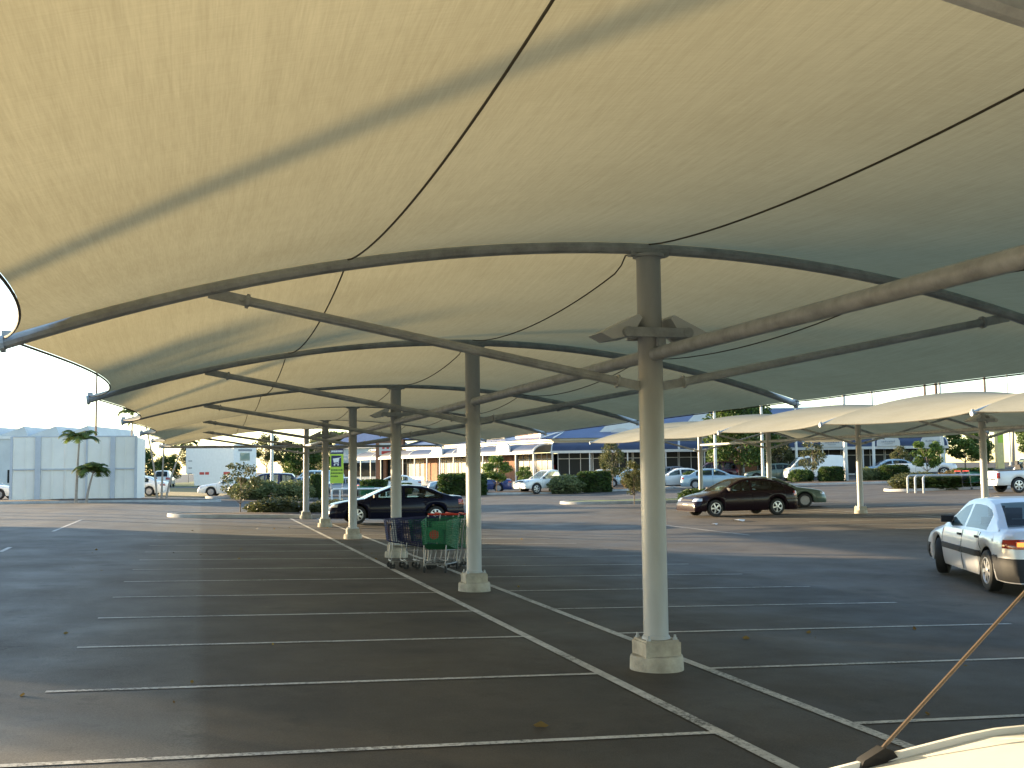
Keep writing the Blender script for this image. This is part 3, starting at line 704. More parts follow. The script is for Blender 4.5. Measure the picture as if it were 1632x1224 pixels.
    if kind == 'ute':                                     # tub opening and liner
        mb = MB(); mb.box((-1.52, 0, 1.104), (1.74, 1.42, .02)); mb.build('tray_liner', MT['under'], root)
        for s in (-1, 1):
            pass
        mb = MB(); mb.tube([(-2.5,-.55,.72),(-2.62,-.5,.72),(-2.62,.5,.72),(-2.5,.55,.72)], .035, 8); mb.build('step_bumper', MT['chrome'], root)
    return root
def place(o, p, heading, label, cat='car', group=None, flat=True):
    o.location = (p[0], p[1], zg(p[0], p[1])); o.rotation_euler = (0, 0, heading)
    hx, hy = math.cos(heading), math.sin(heading)
    o.rotation_euler.rotate_axis('Y', -math.atan2(zg(p[0]+1.3*hx, p[1]+1.3*hy)-zg(p[0]-1.3*hx, p[1]-1.3*hy), 2.6))
    return tag(o, label, cat, group)
def repaint(o, old, new):
    for c in o.children_recursive:
        if c.type != 'MESH': continue
        for i, m_ in enumerate(c.data.materials):
            if m_ == old: c.material_slots[i].link = 'OBJECT'; c.material_slots[i].material = new
P_silver = carpaint('silver car paint', (.56,.57,.60), .25, .3); P_navy = carpaint('dark navy car paint', (.006,.007,.02), 0, .25)
P_plum = carpaint('dark plum car paint', (.012,.005,.008), 0, .25); P_white = carpaint('white car paint', (.74,.73,.70), 0, .35)
P_green = carpaint('dull green car paint', (.10,.14,.11), .2, .35); P_blue = carpaint('mid blue car paint', (.03,.05,.16), .2, .3)
P_grey = carpaint('grey car paint', (.22,.23,.25), .4, .3); P_maroon = carpaint('maroon car paint', (.05,.012,.02), .1, .35)
P_pale = carpaint('pale blue car paint', (.32,.42,.48), .3, .3); P_cream = carpaint('old white car paint', (.78,.76,.70), 0, .4); P_purple = carpaint('dark blue wagon paint', (.02,.02,.06), .1, .3)
G = 'cars parked around the lot'
HL = math.pi                                             # nose towards -X, along the stall lines
# hero cars
c = make_car('sedan', 'silver_sedan', P_silver, 7, black_bumper=True, moulding=(.50,.60), tail='red', lit=True)
place(c, (9.02, 15.75), R(90-22), 'silver sedan driving off with its amber tail lamp lit')
for o in c.children:
    if o.name.startswith('wheel') and o.location.x > 0: o.rotation_euler.z -= R(24)
dk = make_car('fastback', 'dark_sedan', P_navy, 7, moulding=(.42,.46))
place(dk, (2.75, 40.2), HL, 'dark navy sedan with bright alloy wheels parked behind the trolleys')
ht = make_car('hatch', 'dark_hatchback', P_plum, 5)
place(ht, (15.7, 38.9), HL+R(4), 'dark plum hatchback parked under the right hand canopy')
# models for the background
sd0 = make_car('sedan', 'parked_car', P_white, 8, steel=True)
wg0 = make_car('wagon', 'four_wheel_drive', P_white, 6, steel=True)
ut0 = make_car('ute', 'pickup', P_white, 6, black_bumper=False)
vn0 = make_car('van', 'van', P_white, 8, steel=True)
used = set()
def car(src, base, p, heading, paint, label, cat='car', group=G):
    if src in used: c = copy_tree(src)
    else: c = src; used.add(src)
    repaint(c, base, paint)
    return place(c, p, heading, label, cat, group)
def ch(deg): return RIGHT+R(deg)                          # heading from the picture's right, counter-clockwise seen from above
car(ut0, P_white, at(1645, 56), ch(8), P_white, 'white pickup with big tyres at the right edge of the photo', 'pickup', None)
car(sd0, P_white, at(1222, 50.5), ch(-4), P_green, 'dull green old sedan nose out behind the dark hatchback')
car(ut0, P_white, at(872, 80.5), ch(180+32), P_cream, 'white utility with its nose out beside the pale round bush', 'pickup', None)
car(sd0, P_white, at(766, 86.5), ch(176), P_blue, 'blue sedan whose tail shows behind the tall hedge block')
car(sd0, P_white, at(728, 90), ch(184), P_pale, 'pale sedan mostly hidden by the tall hedge block')
car(sd0, P_white, at(626, 92), ch(180), P_white, 'white sedan nose out beside the brick shop wall')
car(sd0, P_white, at(543, 84), ch(200), P_grey, 'grey sedan below the lime green trolley sign')
car(vn0, P_white, at(507, 99), ch(188), P_pale, 'pale blue van seen between two canopy posts left of the lime sign', 'van', None)
car(sd0, P_white, at(372, 80), ch(183), P_white, 'white sedan nose left behind the sparse little tree')
car(wg0, P_white, at(420, 76), ch(186), P_purple, 'dark blue wagon behind the pale bushes left of the posts', 'car')
car(sd0, P_white, at(484, 90), ch(160), P_pale, 'pale sedan behind the tall narrow shrub')
car(sd0, P_white, at(212, 79), ch(183), P_white, 'white sedan with its tail beyond the pale fence panels')
car(sd0, P_white, at(-25, 73), ch(0), P_white, 'white sedan cut off by the left edge behind the pale fence')
car(sd0, P_white, at(1138, 78), ch(-12), P_pale, 'pale blue sedan behind the clipped hedge left of the dark hatchback')
car(wg0, P_white, at(1128, 92), ch(180), P_maroon, 'maroon four wheel drive in front of the shop wall', 'car')
car(sd0, P_white, at(1076, 84), ch(185), P_white, 'white sedan just right of the nearest post, behind the small tree')
car(sd0, P_white, at(1062, 96), ch(184), P_grey, 'grey sedan tight beside the nearest post, under the awning')
car(vn0, P_white, at(1295, 88), ch(180), P_white, 'white van parked before the right hand shops', 'van', None)
car(sd0, P_white, at(1228, 90), ch(178), P_green, 'dull green sedan left of the white van')
car(sd0, P_white, at(1000, 90), ch(182), P_pale, 'pale sedan behind the small tree left of the nearest post')
car(ut0, P_white, at(1466, 84), ch(-22), P_white, 'white utility facing right beyond the big hedge mound', 'pickup', None)
car(sd0, P_white, at(1412, 88), ch(180), P_pale, 'pale sedan left of the white utility beyond the hedge mound')
car(sd0, P_white, at(952, 95), ch(180), P_white, 'white sedan behind the clipped hedge below the blue awning corner')
car(wg0, P_white, at(262, 118), ch(100), P_white, 'white four wheel drive far off beside the palm stems', 'car')

# ================================================================== shopping trolleys
def make_trolley(colr):
    t = thing('shopping_trolley', None, None)
    L0, L1 = .42, -.42                                    # nose at +x
    def P(u, v, w_):                                      # basket: u along, v across, w_ up
        hw_ = .205+.075*(1-u)*1.0+.02*w_; x = L1+(L0-L1)*u+(.05*w_ if u > .5 else -.06*w_)
        return Vector((x, hw_*v, .36+.15*u*(1-w_)+.55*w_+.04*(1-u)*w_))
    mb = MB(); r = .0042
    def wire(a, b, rr=r): mb.tube([a, b], rr, 4, cap=False)
    for k in range(13):
        w_ = k/12
        for v in (-1, 1): wire(P(0, v, w_), P(1, v, w_), r if k < 12 else .008)
        wire(P(1, -1, w_), P(1, 1, w_)); 
    for k in range(21):
        u = k/20
        for v in (-1, 1): wire(P(u, v, 0), P(u, v, 1))
        wire(P(u, -1, 0), P(u, 1, 0))
    for k in range(11):
        v = -1+2*k/10; wire(P(1, v, 0), P(1, v, 1)); wire(P(0, v, 0), P(1, v, 0)); wire(P(0, v, 0)+Vector((.05,0,.02)), P(0, v, 1)+Vector((.05,0,-.02)))
    mb.build('basket', colr, t)
    mb = MB()
    for v in (-1, 1):
        mb.tube([(L1+.02, v*.27, .10),(L1-.03, v*.27, .30),(L1-.06, v*.28, .70),(L1-.11, v*.28, 1.0)], .013, 6)
        mb.tube([(L1+.02, v*.27, .13),(.38, v*.19, .15),(.34, v*.2, .49)], .012, 6)
        mb.tube([(L1-.02, v*.27, .36),(.30, v*.2, .40)], .009, 6)
    mb.tube([(.38,-.19,.15),(.38,.19,.15)], .012, 6); mb.tube([(.1,-.22,.15),(.1,.22,.15)], .008, 6)
    mb.build('frame', MT['wire'], t)
    mb = MB(); mb.tube([(L1-.11,-.29,1.0),(L1-.11,.29,1.0)], .02, 8); mb.build('handle', MT['redpaint'], t)
    mb = MB(); mb.box((.412,0,.68), (.012,.30,.26), mat=Matrix.Rotation(R(6),3,'Y')); mb.build('front_panel', colr, t)
    mb = MB(); mb.lathe([(.001,0),(.085,0),(.085,.008),(.001,.008)], n=18)
    o = mb.build('badge', MT['redpaint'], t, (.418,0,.68)); o.rotation_euler = (0, R(90), 0)
    mb = MB(); mb.box((-.34,0,.80), (.02,.36,.17), mat=Matrix.Rotation(R(-18),3,'Y')); mb.build('child_seat', colr, t)
    for x, y in ((.36,.19),(.36,-.19),(-.40,.27),(-.40,-.27)):
        mb = MB(); mb.lathe([(.02,-.014),(.058,-.014),(.062,0),(.058,.014),(.02,.014)], n=14, axis='Y'); w_ = mb.build('castor', MT['dark'], t, (x, y, .062))
        mb = MB(); mb.box((-.01,0,.06), (.03,.045,.06)); mb.build('fork', MT['wire'], w_)
    return t
tg = make_trolley(MT['tgreen'])
TL = [('blue trolley at the left end of the nested row', 'tblue'), ('second trolley from the left in the nested row, blue', 'tblue'), ('third trolley from the left in the nested row, green', 'tgreen'),
      ('green trolley at the right end of the nested row by the second post', 'tgreen')]
def trolley(x, y, a, m_, lb, group, first=[True]):
    o = tg if first[0] else copy_tree(tg); first[0] = False
    repaint(o, MT['tgreen'], MT[m_]); o.location = (x, y, zg(x, y)); o.rotation_euler = (0, 0, a)
    return tag(o, lb, 'shopping trolley', group)
GT = 'shopping trolleys left between the posts'
for k, (lb, m_) in enumerate(TL): trolley(-.20+.23*k, 20.75-.02*k, math.pi+R((-3, 2, -2, 3)[k]), m_, lb, GT)
trolley(.18, 20.0, R(-112), 'tgreen', 'green trolley turned aside, its red badge towards us, before the nested row', GT)

# ================================================================== plants
def leaves(pts, size, flat=.0, tone=None, aspect=1.7):
    """one quad leaf per point, random orientation"""
    pts = np.asarray(pts, float); n = len(pts)
    a = RNG.normal(size=(n, 3)); a /= np.linalg.norm(a, axis=1)[:, None]; a[:, 2] *= (1-flat)
    b = np.cross(a, RNG.normal(size=(n, 3))); b /= np.linalg.norm(b, axis=1)[:, None]+1e-9
    s = size*(.6+.8*RNG.random((n, 1)))
    a, b = a*s*aspect*.5, b*s*.5
    V = np.stack([pts-a, pts+b*.9, pts+a, pts-b*.9], 1).reshape(-1, 3)
    return V, np.arange(4*n).reshape(n, 4), (RNG.random(n) if tone is None else np.clip(tone+RNG.normal(size=n)*.22, 0, 1))
def leafmesh(name, chunks, mats, core=None):
    V, F, T, MI = [], [], [], []; o = 0
    for (v, f, t), mi in chunks:
        V.append(v); F.append(f+o); T.append(t); MI += [mi]*len(f); o += len(v)
    V = np.concatenate(V); F = np.concatenate(F); T = np.concatenate(T)
    me = bpy.data.meshes.new(name); me.vertices.add(len(V)); me.vertices.foreach_set('co', V.astype(np.float32).ravel())
    me.loops.add(F.size); me.polygons.add(len(F)); me.polygons.foreach_set('loop_start', np.arange(0, F.size, 4)); me.loops.foreach_set('vertex_index', F.astype(np.int32).ravel())
    me.update(calc_edges=True); at_ = me.attributes.new('tone', 'FLOAT', 'FACE'); at_.data.foreach_set('value', T.astype(np.float32))
    me.polygons.foreach_set('material_index', np.array(MI, np.int32))
    for m in mats: me.materials.append(m)
    me.validate(); me.update(); return me
def sphere_pts(n, c, r, hollow=.55):
    d = RNG.normal(size=(n, 3)); d /= np.linalg.norm(d, axis=1)[:, None]
    rad = (hollow**3+(1-hollow**3)*RNG.random((n, 1)))**(1/3); return np.array(c)+d*rad*np.array(r)
def lumpy(n, kind):
    """surface points of a unit plant: footprint 1 x 1, height 1"""
    out = []
    if kind == 'hedge':
        while len(out) < n:
            p = RNG.random(3)*np.array([1,1,1])-np.array([.5,.5,0]); q = np.array([abs(p[0])*2, abs(p[1])*2, abs(p[2]-.45)*1.82])
            m = (q**5).sum()**.2
            b = 1+.09*math.sin(9*p[0]+3*p[2])*math.cos(7*p[1]+5*p[2])+.05*math.sin(23*p[0]+17*p[1]+19*p[2])
            if .78*b < m < .99*b: out.append(p)
    else:
        lob = [(RNG.normal()*.2, RNG.normal()*.2, .35+.25*RNG.random(), .26+.12*RNG.random()) for _ in range(9)]
        while len(out) < n:
            k = lob[RNG.integers(len(lob))]; d = RNG.normal(size=3); d /= np.linalg.norm(d); r = k[3]*(.75+.3*RNG.random())
            p = np.array([k[0]+d[0]*r, k[1]+d[1]*r, k[2]+d[2]*r*1.05])
            if p[2] > 0: out.append(p)
    return np.array(out)
SHRUB = {}
def shrub_mesh(kind, m, leaf, n, key):
    if key not in SHRUB:
        p = lumpy(n, kind); core = MB()
        tone = .5+.35*np.sin(p[:, 0]*11+p[:, 1]*8)*np.sin(p[:, 2]*9+p[:, 0]*5)
        me = leafmesh('foliage', [(leaves(p, leaf, tone=tone), 0)], [MT[m]])
        c = MB(); c.lathe([(.001,.0),(.42,.0),(.43,.35),(.40,.7),(.30,.82),(.001,.86)] if kind == 'hedge' else [(.001,0),(.33,.0),(.36,.3),(.28,.58),(.001,.68)], n=14)
        cm = c.mesh('branches'); cm.materials.append(MT['stem'])
        SHRUB[key] = (me, cm)
    return SHRUB[key]
MT['stem'] = mat('inner twigs', (.03,.035,.015), .95, 0, .4, 8)
def shrub(u0, u1, v0, v1, d, style, label, name='shrub', group='shrubs of the carpark beds', depth=None, rz=None):
    kind, m, leaf, n = {'hedge': ('hedge', 'leafA', .052, 5200), 'hedgeE': ('hedge', 'leafE', .05, 5200), 'round': ('round', 'leafE', .06, 4200), 'pale': ('round', 'leafB', .055, 4600), 'mound': ('round', 'leafD', .045, 5200), 'rust': ('round', 'rust', .05, 4200), 'fresh': ('round', 'leafC', .06, 4200)}[style]
    me, cm = shrub_mesh(kind, m, leaf, n, style)
    k = d/FPX; wd = (u1-u0)*k*(1.0 if kind == 'hedge' else 1.12); h = (v1-v0)*k*(1.0 if kind == 'hedge' else 1.12); p = at((u0+u1)/2, d)
    t = thing(name, label, 'hedge' if kind == 'hedge' else 'shrub', p, RIGHT if rz is None else rz, group)
    f = link('foliage', me, t); f.scale = (wd, depth or min(wd, 2.2), h); c = link('branches', cm, t); c.scale = f.scale
    return t
def tree_mesh(seed, H, cw, chh, leaf, n, m, bark, nclump, trunk_r, lean=0, open_=.5, stems=1):
    """tapered trunk with limbs carrying leaf clumps; crown from H-chh to H, width cw"""
    rng = np.random.default_rng(seed); tr = MB(); pts = []; tones = []
    z0 = H-chh
    for s in range(stems):
        bx, by = (0, 0) if stems == 1 else (rng.normal()*.2, rng.normal()*.2)
        sway = [Vector((bx+lean*q+rng.normal()*.03*H*q*.3, by+rng.normal()*.03*H*q*.3, -.1+q*(H*.82))) for q in np.linspace(0, 1, 8)]
        tr.tube(sway, list(np.linspace(trunk_r, trunk_r*.25, 8)), 8)
        for k in range(nclump//stems):
            f = rng.random(); z = z0+chh*(.12+.8*f); wr = cw/2*(1-abs(f-.42)**1.6*1.1)*(.35+.65*rng.random()**.6); a = rng.random()*2*math.pi
            base = sway[min(7, max(2, int((z-.1*H)/(H*.82)*7)-1))]; c = Vector((base.x+wr*math.cos(a), base.y+wr*math.sin(a), z))
            tr.tube([base, base.lerp(c, .5)+Vector((0,0,-.03*H)), c], [trunk_r*.3, trunk_r*.18, trunk_r*.07], 5)
            r = cw*(.10+.10*rng.random()); q = sphere_pts(int(n/nclump), c, (r*1.15, r*1.15, r*.8), open_); pts.append(q); tones.append(np.full(len(q), .2+.6*rng.random()))
    P = np.concatenate(pts); T = np.concatenate(tones)
    me = leafmesh('crown', [(leaves(P, leaf, tone=T), 0)], [MT[m]]); tm = tr.mesh('trunk'); tm.materials.append(MT[bark]); return me, tm
TM = {'fresh': (tree_mesh(1, 4, 2.6, 2.9, .13, 3600, 'leafC', 'bark', 26, .06), 4), 'sparse': (tree_mesh(2, 3, 2.0, 2.2, .085, 1500, 'leafD', 'bark', 26, .035, open_=.3), 3),
      'olive': (tree_mesh(3, 5, 3.0, 4.0, .12, 3600, 'leafD', 'bark', 34, .07, open_=.3), 5), 'big': (tree_mesh(4, 8, 6.5, 6.6, .20, 11000, 'leafE', 'bark', 70, .2), 8),
      'wall': (tree_mesh(5, 8, 8, 7.4, .24, 9000, 'leafA', 'bark', 60, .2), 8), 'gum': (tree_mesh(6, 9, 5, 5.5, .18, 5200, 'leafD', 'palebark', 46, .14, open_=.3), 9)}
def tree(kind, u, v0, v1, d, label, wide=1.0, group='trees about the carpark', dz=0, z=None):
    (me, tm), H = TM[kind]; p = at(u, d, z); h = (v1-v0)*d/FPX
    t = thing('tree', label, 'tree', p+Vector((0,0,dz)), random.random()*6, group); s = h/H
    c = link('crown', me, t); c.scale = (s*wide, s*wide, s); k = link('trunk', tm, t); k.scale = c.scale; return t
def palm(u, v0, v1, d, label, stems, fr=1.5, nf=15, leanx=0, r=.07, name='palm'):
    """feather palm: ringed stems, arched fronds with leaflets"""
    t = thing(name, label, 'palm', at(u, d), RIGHT, 'palms by the pale fence' if d < 100 else None)
    for si, (dx, hh, lx) in enumerate(stems):
        mb = MB(); N = 12; pts = [Vector((dx+lx*(q/N)**1.5, 0, -.1+hh*q/N)) for q in range(N+1)]; mb.tube(pts, [r*(1.25-.6*q/N) for q in range(N+1)], 8); tr = mb.build('trunk', MT['palebark'], t)
        top_ = pts[-1]; V = []; F = []; T = []
        rib_ = MB()
        for k in range(nf):
            az = 2*math.pi*(k+.35*random.random())/nf; el = R(28+48*random.random()); L = fr*(.75+.4*random.random()); prev = top_; path = [top_]; e = el
            for q in range(9): e -= R(17)*(q/5); dv = Vector((math.cos(az)*math.cos(e), math.sin(az)*math.cos(e), math.sin(e))); prev = prev+dv*L/9; path.append(prev)
            rib_.tube(path, [.012*(1-.8*i/9) for i in range(10)], 4)
            sidev = Vector((-math.sin(az), math.cos(az), 0)); tone = random.random()
            for q in range(48):
                f = 1.2+7.7*q/48; i = int(f); c = path[i].lerp(path[min(9, i+1)], f-i); ll = fr*.36*math.sin(math.pi*min(1, .12+f/10))+.05
                td = (path[min(9, i+1)]-path[i]).normalized()
                for s in (-1, 1):
                    tip = c+sidev*s*ll*.75+td*ll*.55+Vector((0,0,-.35*ll)); wv = td*.016*fr
                    b = len(V); V += [c-wv, c+wv, tip+wv*.2, tip-wv*.2]; F.append((b, b+1, b+2, b+3)); T.append(min(1, max(0, tone+random.gauss(0, .15))))
        me = leafmesh('fronds', [((np.array(V), np.array(F), np.array(T)), 0)], [MT['palm']]); cr = link('fronds', me, t); rib_.build('frond_ribs', MT['bark'], cr)
    return t
# ---- left side
palm(123, 672, 797, 62.5, 'tall feather palm with its small offshoot in front of the pale fence', [(-.02, 3.55, .12), (.55, 1.75, .35)], 1.4, 13)
palm(258, 700, 790, 65, 'clump of three slender leaning palm stems right of the pale fence', [(-.25, 4.7, -.75), (0, 4.2, .15), (.25, 3.4, 1.0)], 1.4, 10, r=.055)
palm(206, 650, 790, 73, 'palm showing its top behind the second sail edge', [(0, 5.6, .2)], 1.2, 13)
tree('sparse', 383, 733, 816, 47.6, 'sparse little tree at the tip of the near kerb island', 1.05)
shrub(369, 430, 770, 799, 72, 'pale', 'pale bush directly below the dark blue wagon, left one of the pair')
shrub(437, 487, 769, 798, 72, 'pale', 'pale bush in front of the lamp pole, right one of the pair')
shrub(406, 486, 791, 820, 47.2, 'mound', 'low dark green mound on the near kerb island beside the last post')
shrub(495, 556, 795, 820, 47.6, 'mound', 'second low mound on the near kerb island before the dark sedan nose')
shrub(494, 512, 755, 795, 74, 'hedge', 'tall narrow shrub just behind the last canopy post of the row', name='hedge')
shrub(574, 616, 756, 786, 78, 'hedge', 'dark clipped hedge block left of the third post', name='hedge')
shrub(634, 655, 757, 776, 84, 'hedgeE', 'small hedge block right of the third post before the brick shop', name='hedge')
shrub(697, 774, 754, 789, 78.5, 'hedge', 'big dark hedge block behind the dark sedan boot', name='hedge')
tree('fresh', 790, 721, 786, 80, 'fresh green young tree in front of the blue sedan tail')
tree('fresh', 834, 738, 776, 95, 'small bright tree growing before the shop front left of the white utility')
shrub(870, 919, 756, 784, 79.5, 'pale', 'pale round bush in front of the white utility')
shrub(918, 972, 749, 782, 80.5, 'hedge', 'clipped dark hedge block right of the pale round bush', name='hedge')
tree('olive', 974, 697, 779, 82, 'tall thin tree rising against the blue awning beside the hedge block', .75)
tree('olive', 1008, 722, 792, 56, 'small tree on the far kerb island just left of the nearest post', .85)
shrub(990, 1020, 754, 781, 82, 'rust', 'russet bush behind the small island tree')
# ---- right side
shrub(1086, 1143, 745, 770, 82, 'hedge', 'wide clipped hedge right behind the last right hand post', name='hedge')
shrub(1084, 1140, 766, 790, 57, 'round', 'rounded green bush on the far kerb island beside the hatchback nose')
tree('big', 1180, 633, 760, 92, 'big dense green tree rising over the right hand canopy', 1.0)
tree('olive', 1237, 682, 752, 96, 'dull tree right beside the big dense tree', 1.1)
shrub(1256, 1287, 744, 768, 80, 'round', 'round clipped bush left of the white van')
shrub(1302, 1340, 741, 768, 79, 'hedge', 'dark hedge block in front of the white van', name='hedge')
tree('sparse', 1292, 694, 760, 81, 'thin brown tree before the white van', .9)
shrub(1363, 1386, 744, 767, 78, 'pale', 'pale bush just right of the canopy post beyond the hatchback')
shrub(1384, 1406, 744, 766, 78, 'pale', 'pale bush left of the dark hedge by the white utility')
shrub(1398, 1442, 740, 767, 77.5, 'hedge', 'long dark hedge block left of the white utility', name='hedge')
tree('olive', 1431, 696, 744, 90, 'rust tinted thin tree before the arched shop sign', 1.0)
tree('fresh', 1474, 690, 756, 78, 'bright green young tree beside the white utility')
shrub(1424, 1486, 752, 780, 63, 'mound', 'low green mound at the tip of the right hand bed')
shrub(1486, 1530, 735, 760, 67, 'rust', 'sunlit russet bush behind the hooped rails')
shrub(1515, 1575, 733, 758, 69, 'hedge', 'long clipped hedge behind the russet bush', name='hedge')
shrub(1468, 1566, 759, 781, 62.2, 'hedge', 'low dark hedge directly behind the hooped rails', name='hedge')
tree('fresh', 1535, 684, 752, 96, 'spreading green tree left of the post by the pickup', 1.3)
tree('big', 1560, 702, 752, 105, 'dark bushy tree beyond the spreading green tree', .9)
palm(1612, 688, 752, 110, 'fan of palm leaves above the white pickup', [(0, 4.0, .1)], 1.7, 14, r=.14)
tree('big', 1650, 690, 760, 118, 'russet edged tree at the right edge behind the pickup', 1.0)
# ---- distant tree belts
for i, (u, v0, v1, d, wd, k) in enumerate([(-30, 716, 770, 150, 1.2, 'wall'), (10, 722, 770, 160, 1.2, 'wall'), (228, 712, 768, 140, .8, 'wall'), (268, 722, 768, 150, .9, 'wall'), (300, 705, 768, 165, .7, 'gum'), (425, 690, 770, 150, 1.0, 'gum'), (455, 700, 770, 150, 1.1, 'gum'), (478, 706, 770, 148, 1.1, 'big'), (502, 700, 770, 152, .9, 'gum'), (528, 690, 770, 160, 1.0, 'big')]):
    lb = ['dark tree at the far left edge beyond the fence', 'dark tree showing left of the fence end', 'dark tree showing right of the fence end', 'dark tree behind the leaning palm stems', 'thin tree left of the parked truck', 'gum tree rising right of the parked truck',
          'gum tree behind the white lamp pole', 'bushy tree right of the white lamp pole', 'gum tree left of the lime green sign', 'bushy tree behind the lime green sign'][i]
    tree(k, u, v0, v1, d, lb, wd, group='trees far behind the carpark')

for i, (u, d, h) in enumerate(((-150, 150, 14.5), (-330, 152, 13.5))):  # unseen gums added to keep low sun off the arcade's left wing
    (me, tm), H = TM['gum']; p = at(u, d); t = thing('tree', ('unseen tall gum added far left to shade the arcade', 'second unseen gum added far left to shade the arcade')[i], 'tree', p, i*2.0, 'trees far behind the carpark')
    for nm_, m_ in (('crown', me), ('trunk', tm)): o = link(nm_, m_, t); o.scale = (h/H*1.5, h/H*1.5, h/H)

# ================================================================== shops
def frame_from(a, b, flip=False):
    """local frame along a wall from a to b; out points to the left-hand side turned towards the carpark"""
    a, b = Vector((a.x, a.y, 0)), Vector((b.x, b.y, 0)); e = (b-a).normalized(); o = Vector((e.y, -e.x, 0))
    if flip: o = -o
    return a, e, o, (b-a).length
SHOP_Z = .75
shop = thing('shopping_arcade', 'long low shopping arcade with curved blue awnings and a slate blue hipped roof', 'shops', at(881, 102, 0))
SH0 = shop.location.copy()
def LP(fr, s, o, z): a, e, n, L = fr; return a+e*s+n*o+Vector((0,0,z))-SH0
def lbox(mb, fr, s0, s1, o0, o1, z0, z1, m=0):
    vs = [LP(fr, s, o, z) for z in (z0, z1) for s, o in ((s0,o0),(s1,o0),(s1,o1),(s0,o1))]
    mb.add(vs, [(0,1,2,3),(7,6,5,4),(0,4,5,1),(1,5,6,2),(2,6,7,3),(3,7,4,0)], m)
def lprism(mb, fr, prof, s0, s1, m=0):
    """profile in (out, z) run from s0 to s1"""
    n = len(prof); vs = [LP(fr, s0, o, z) for o, z in prof]+[LP(fr, s1, o, z) for o, z in prof]
    mb.add(vs, [tuple(range(n)), tuple(range(2*n-1, n-1, -1))]+[(i, n+i, n+(i+1) % n, (i+1) % n) for i in range(n)], m)
cA, cR, cL = at(881, 102, 0), at(1500, 97, 0), at(590, 142, 0)
frR = frame_from(cA, cR); frL = frame_from(cA, cL, flip=True)
# footpath and walls
fp = [frR[0]+frR[1]*frR[3]+frR[2]*2.9, frR[0]+frR[2]*2.9+frL[2]*1.5, frL[0]+frL[1]*frL[3]+frL[2]*2.9, frL[0]+frL[1]*frL[3]-frL[2]*9, frR[0]+frR[1]*frR[3]-frR[2]*14]
ftz = SHOP_Z
mb = MB(); n = len(fp); mb.add([(p.x, p.y, zg(p.x, p.y)-.3) for p in fp]+[(p.x, p.y, ftz) for p in fp], [tuple(range(n, 2*n))]+[(i, (i+1) % n, n+(i+1) % n, n+i) for i in range(n)])
tag(mb.build('footpath', MT['kerb'], smooth=False, fix=True), kind='structure')
AWB, AWT, BAND0, BAND1 = 3.38, 4.22, 4.30, 4.62
def wing(fr, light_from=None, seglen=9.0, roofback=9.0, ridge=7.3, hip=True, name=''):
    L = fr[3]
    mb = MB(); lbox(mb, fr, 0, L, -.3, 0, BAND0-.9, BAND1-.02); mb.build('upper_wall', MT['cream'], shop, smooth=False, fix=True)
    mb = MB(); lbox(mb, fr, .2, L-.2, -5.6, -5.4, SHOP_Z, BAND0-.9); mb.build('shop_interior', MT['inner'], shop, smooth=False, fix=True)
    mb = MB(); lbox(mb, fr, -.15, L, -.32, .28, BAND0+.12, BAND1); mb.build('fascia', MT['cream'], shop, smooth=False, fix=True)
    # bays of shopfront
    k = 0; s = .3
    while s < L-3:
        wd = 3.2+.9*((k*7) % 3)/2
        kind = ('glass', 'glass', 'brick', 'glass', 'door')[(k*3+(1 if fr is frL else 0)) % 5]
        if kind == 'brick':
            mb = MB(); lbox(mb, fr, s, s+wd, -.25, -.02, SHOP_Z, BAND0-.9); mb.build('brick_pier', MT['brick'], shop, smooth=False, fix=True)
        else:
            mb = MB(); lbox(mb, fr, s+.1, s+wd-.05, -.18, -.13, SHOP_Z+(.45 if kind == 'glass' else .02), BAND0-.95); win = mb.build('shop_window', MT['shopglass'], shop, smooth=False, fix=True)
            mb = MB()
            if kind == 'glass': lbox(mb, fr, s, s+wd, -.24, -.05, SHOP_Z, SHOP_Z+.44)
            for q in range(4): x = s+.05+q*(wd-.12)/3; lbox(mb, fr, x, x+.06, -.20, -.09, SHOP_Z+.44, BAND0-.96)
            lbox(mb, fr, s+.11, s+wd-.07, -.195, -.10, 2.75, 2.81)
            mb.build('window_frame', MT['shopwhite'], win, smooth=False, fix=True)
            if k % 3 == 0:
                mb = MB(); lbox(mb, fr, s+.4, s+wd-.8, -.55, -.5, SHOP_Z+.5, SHOP_Z+1.5+.3*(k % 2)); mb.build('window_poster', MT['shopwhite'] if k % 2 else MT['redpaint'], win, smooth=False, fix=True)
        s += wd; k += 1
    # veranda posts and beam
    s = .1
    while s < L:
        mb = MB(); lbox(mb, fr, s-.055, s+.055, 2.0, 2.11, SHOP_Z, AWB); mb.build('veranda_post', MT['shopwhite'], shop, smooth=False, fix=True); s += 3.35
    mb = MB(); lbox(mb, fr, -.05, L, 2.13, 2.21, AWB-.13, AWB+.10); mb.build('veranda_beam', MT['shopwhite'], shop, smooth=False, fix=True)
    # curved awnings with white end ribs
    ns = max(1, int(L/seglen)); sl = L/ns
    for q in range(ns):
        s0, s1 = q*sl+.06, (q+1)*sl-.06; prof = [(.32+1.82*math.sin(math.pi/2*t/8), AWB+.02+(AWT-AWB)*math.cos(math.pi/2*t/8)) for t in range(9)]
        inner = [(o-.06, z-.06) for o, z in prof][::-1]
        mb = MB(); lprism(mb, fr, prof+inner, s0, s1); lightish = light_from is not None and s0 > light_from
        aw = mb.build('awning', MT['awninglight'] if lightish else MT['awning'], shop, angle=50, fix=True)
        mb = MB(); pr2 = [(o+.02, z+.03) for o, z in prof]; 
        for sx in (s0-.05, s1-.03): lprism(mb, fr, pr2+[(o-.10, z-.10) for o, z in pr2][::-1], sx, sx+.09)
        mb.build('awning_rib', MT['shopwhite'], aw, fix=True)
    return ns, sl
MT['inner'] = mat('dim shop interior', (.10,.085,.065), .8, 0, .5, .6)
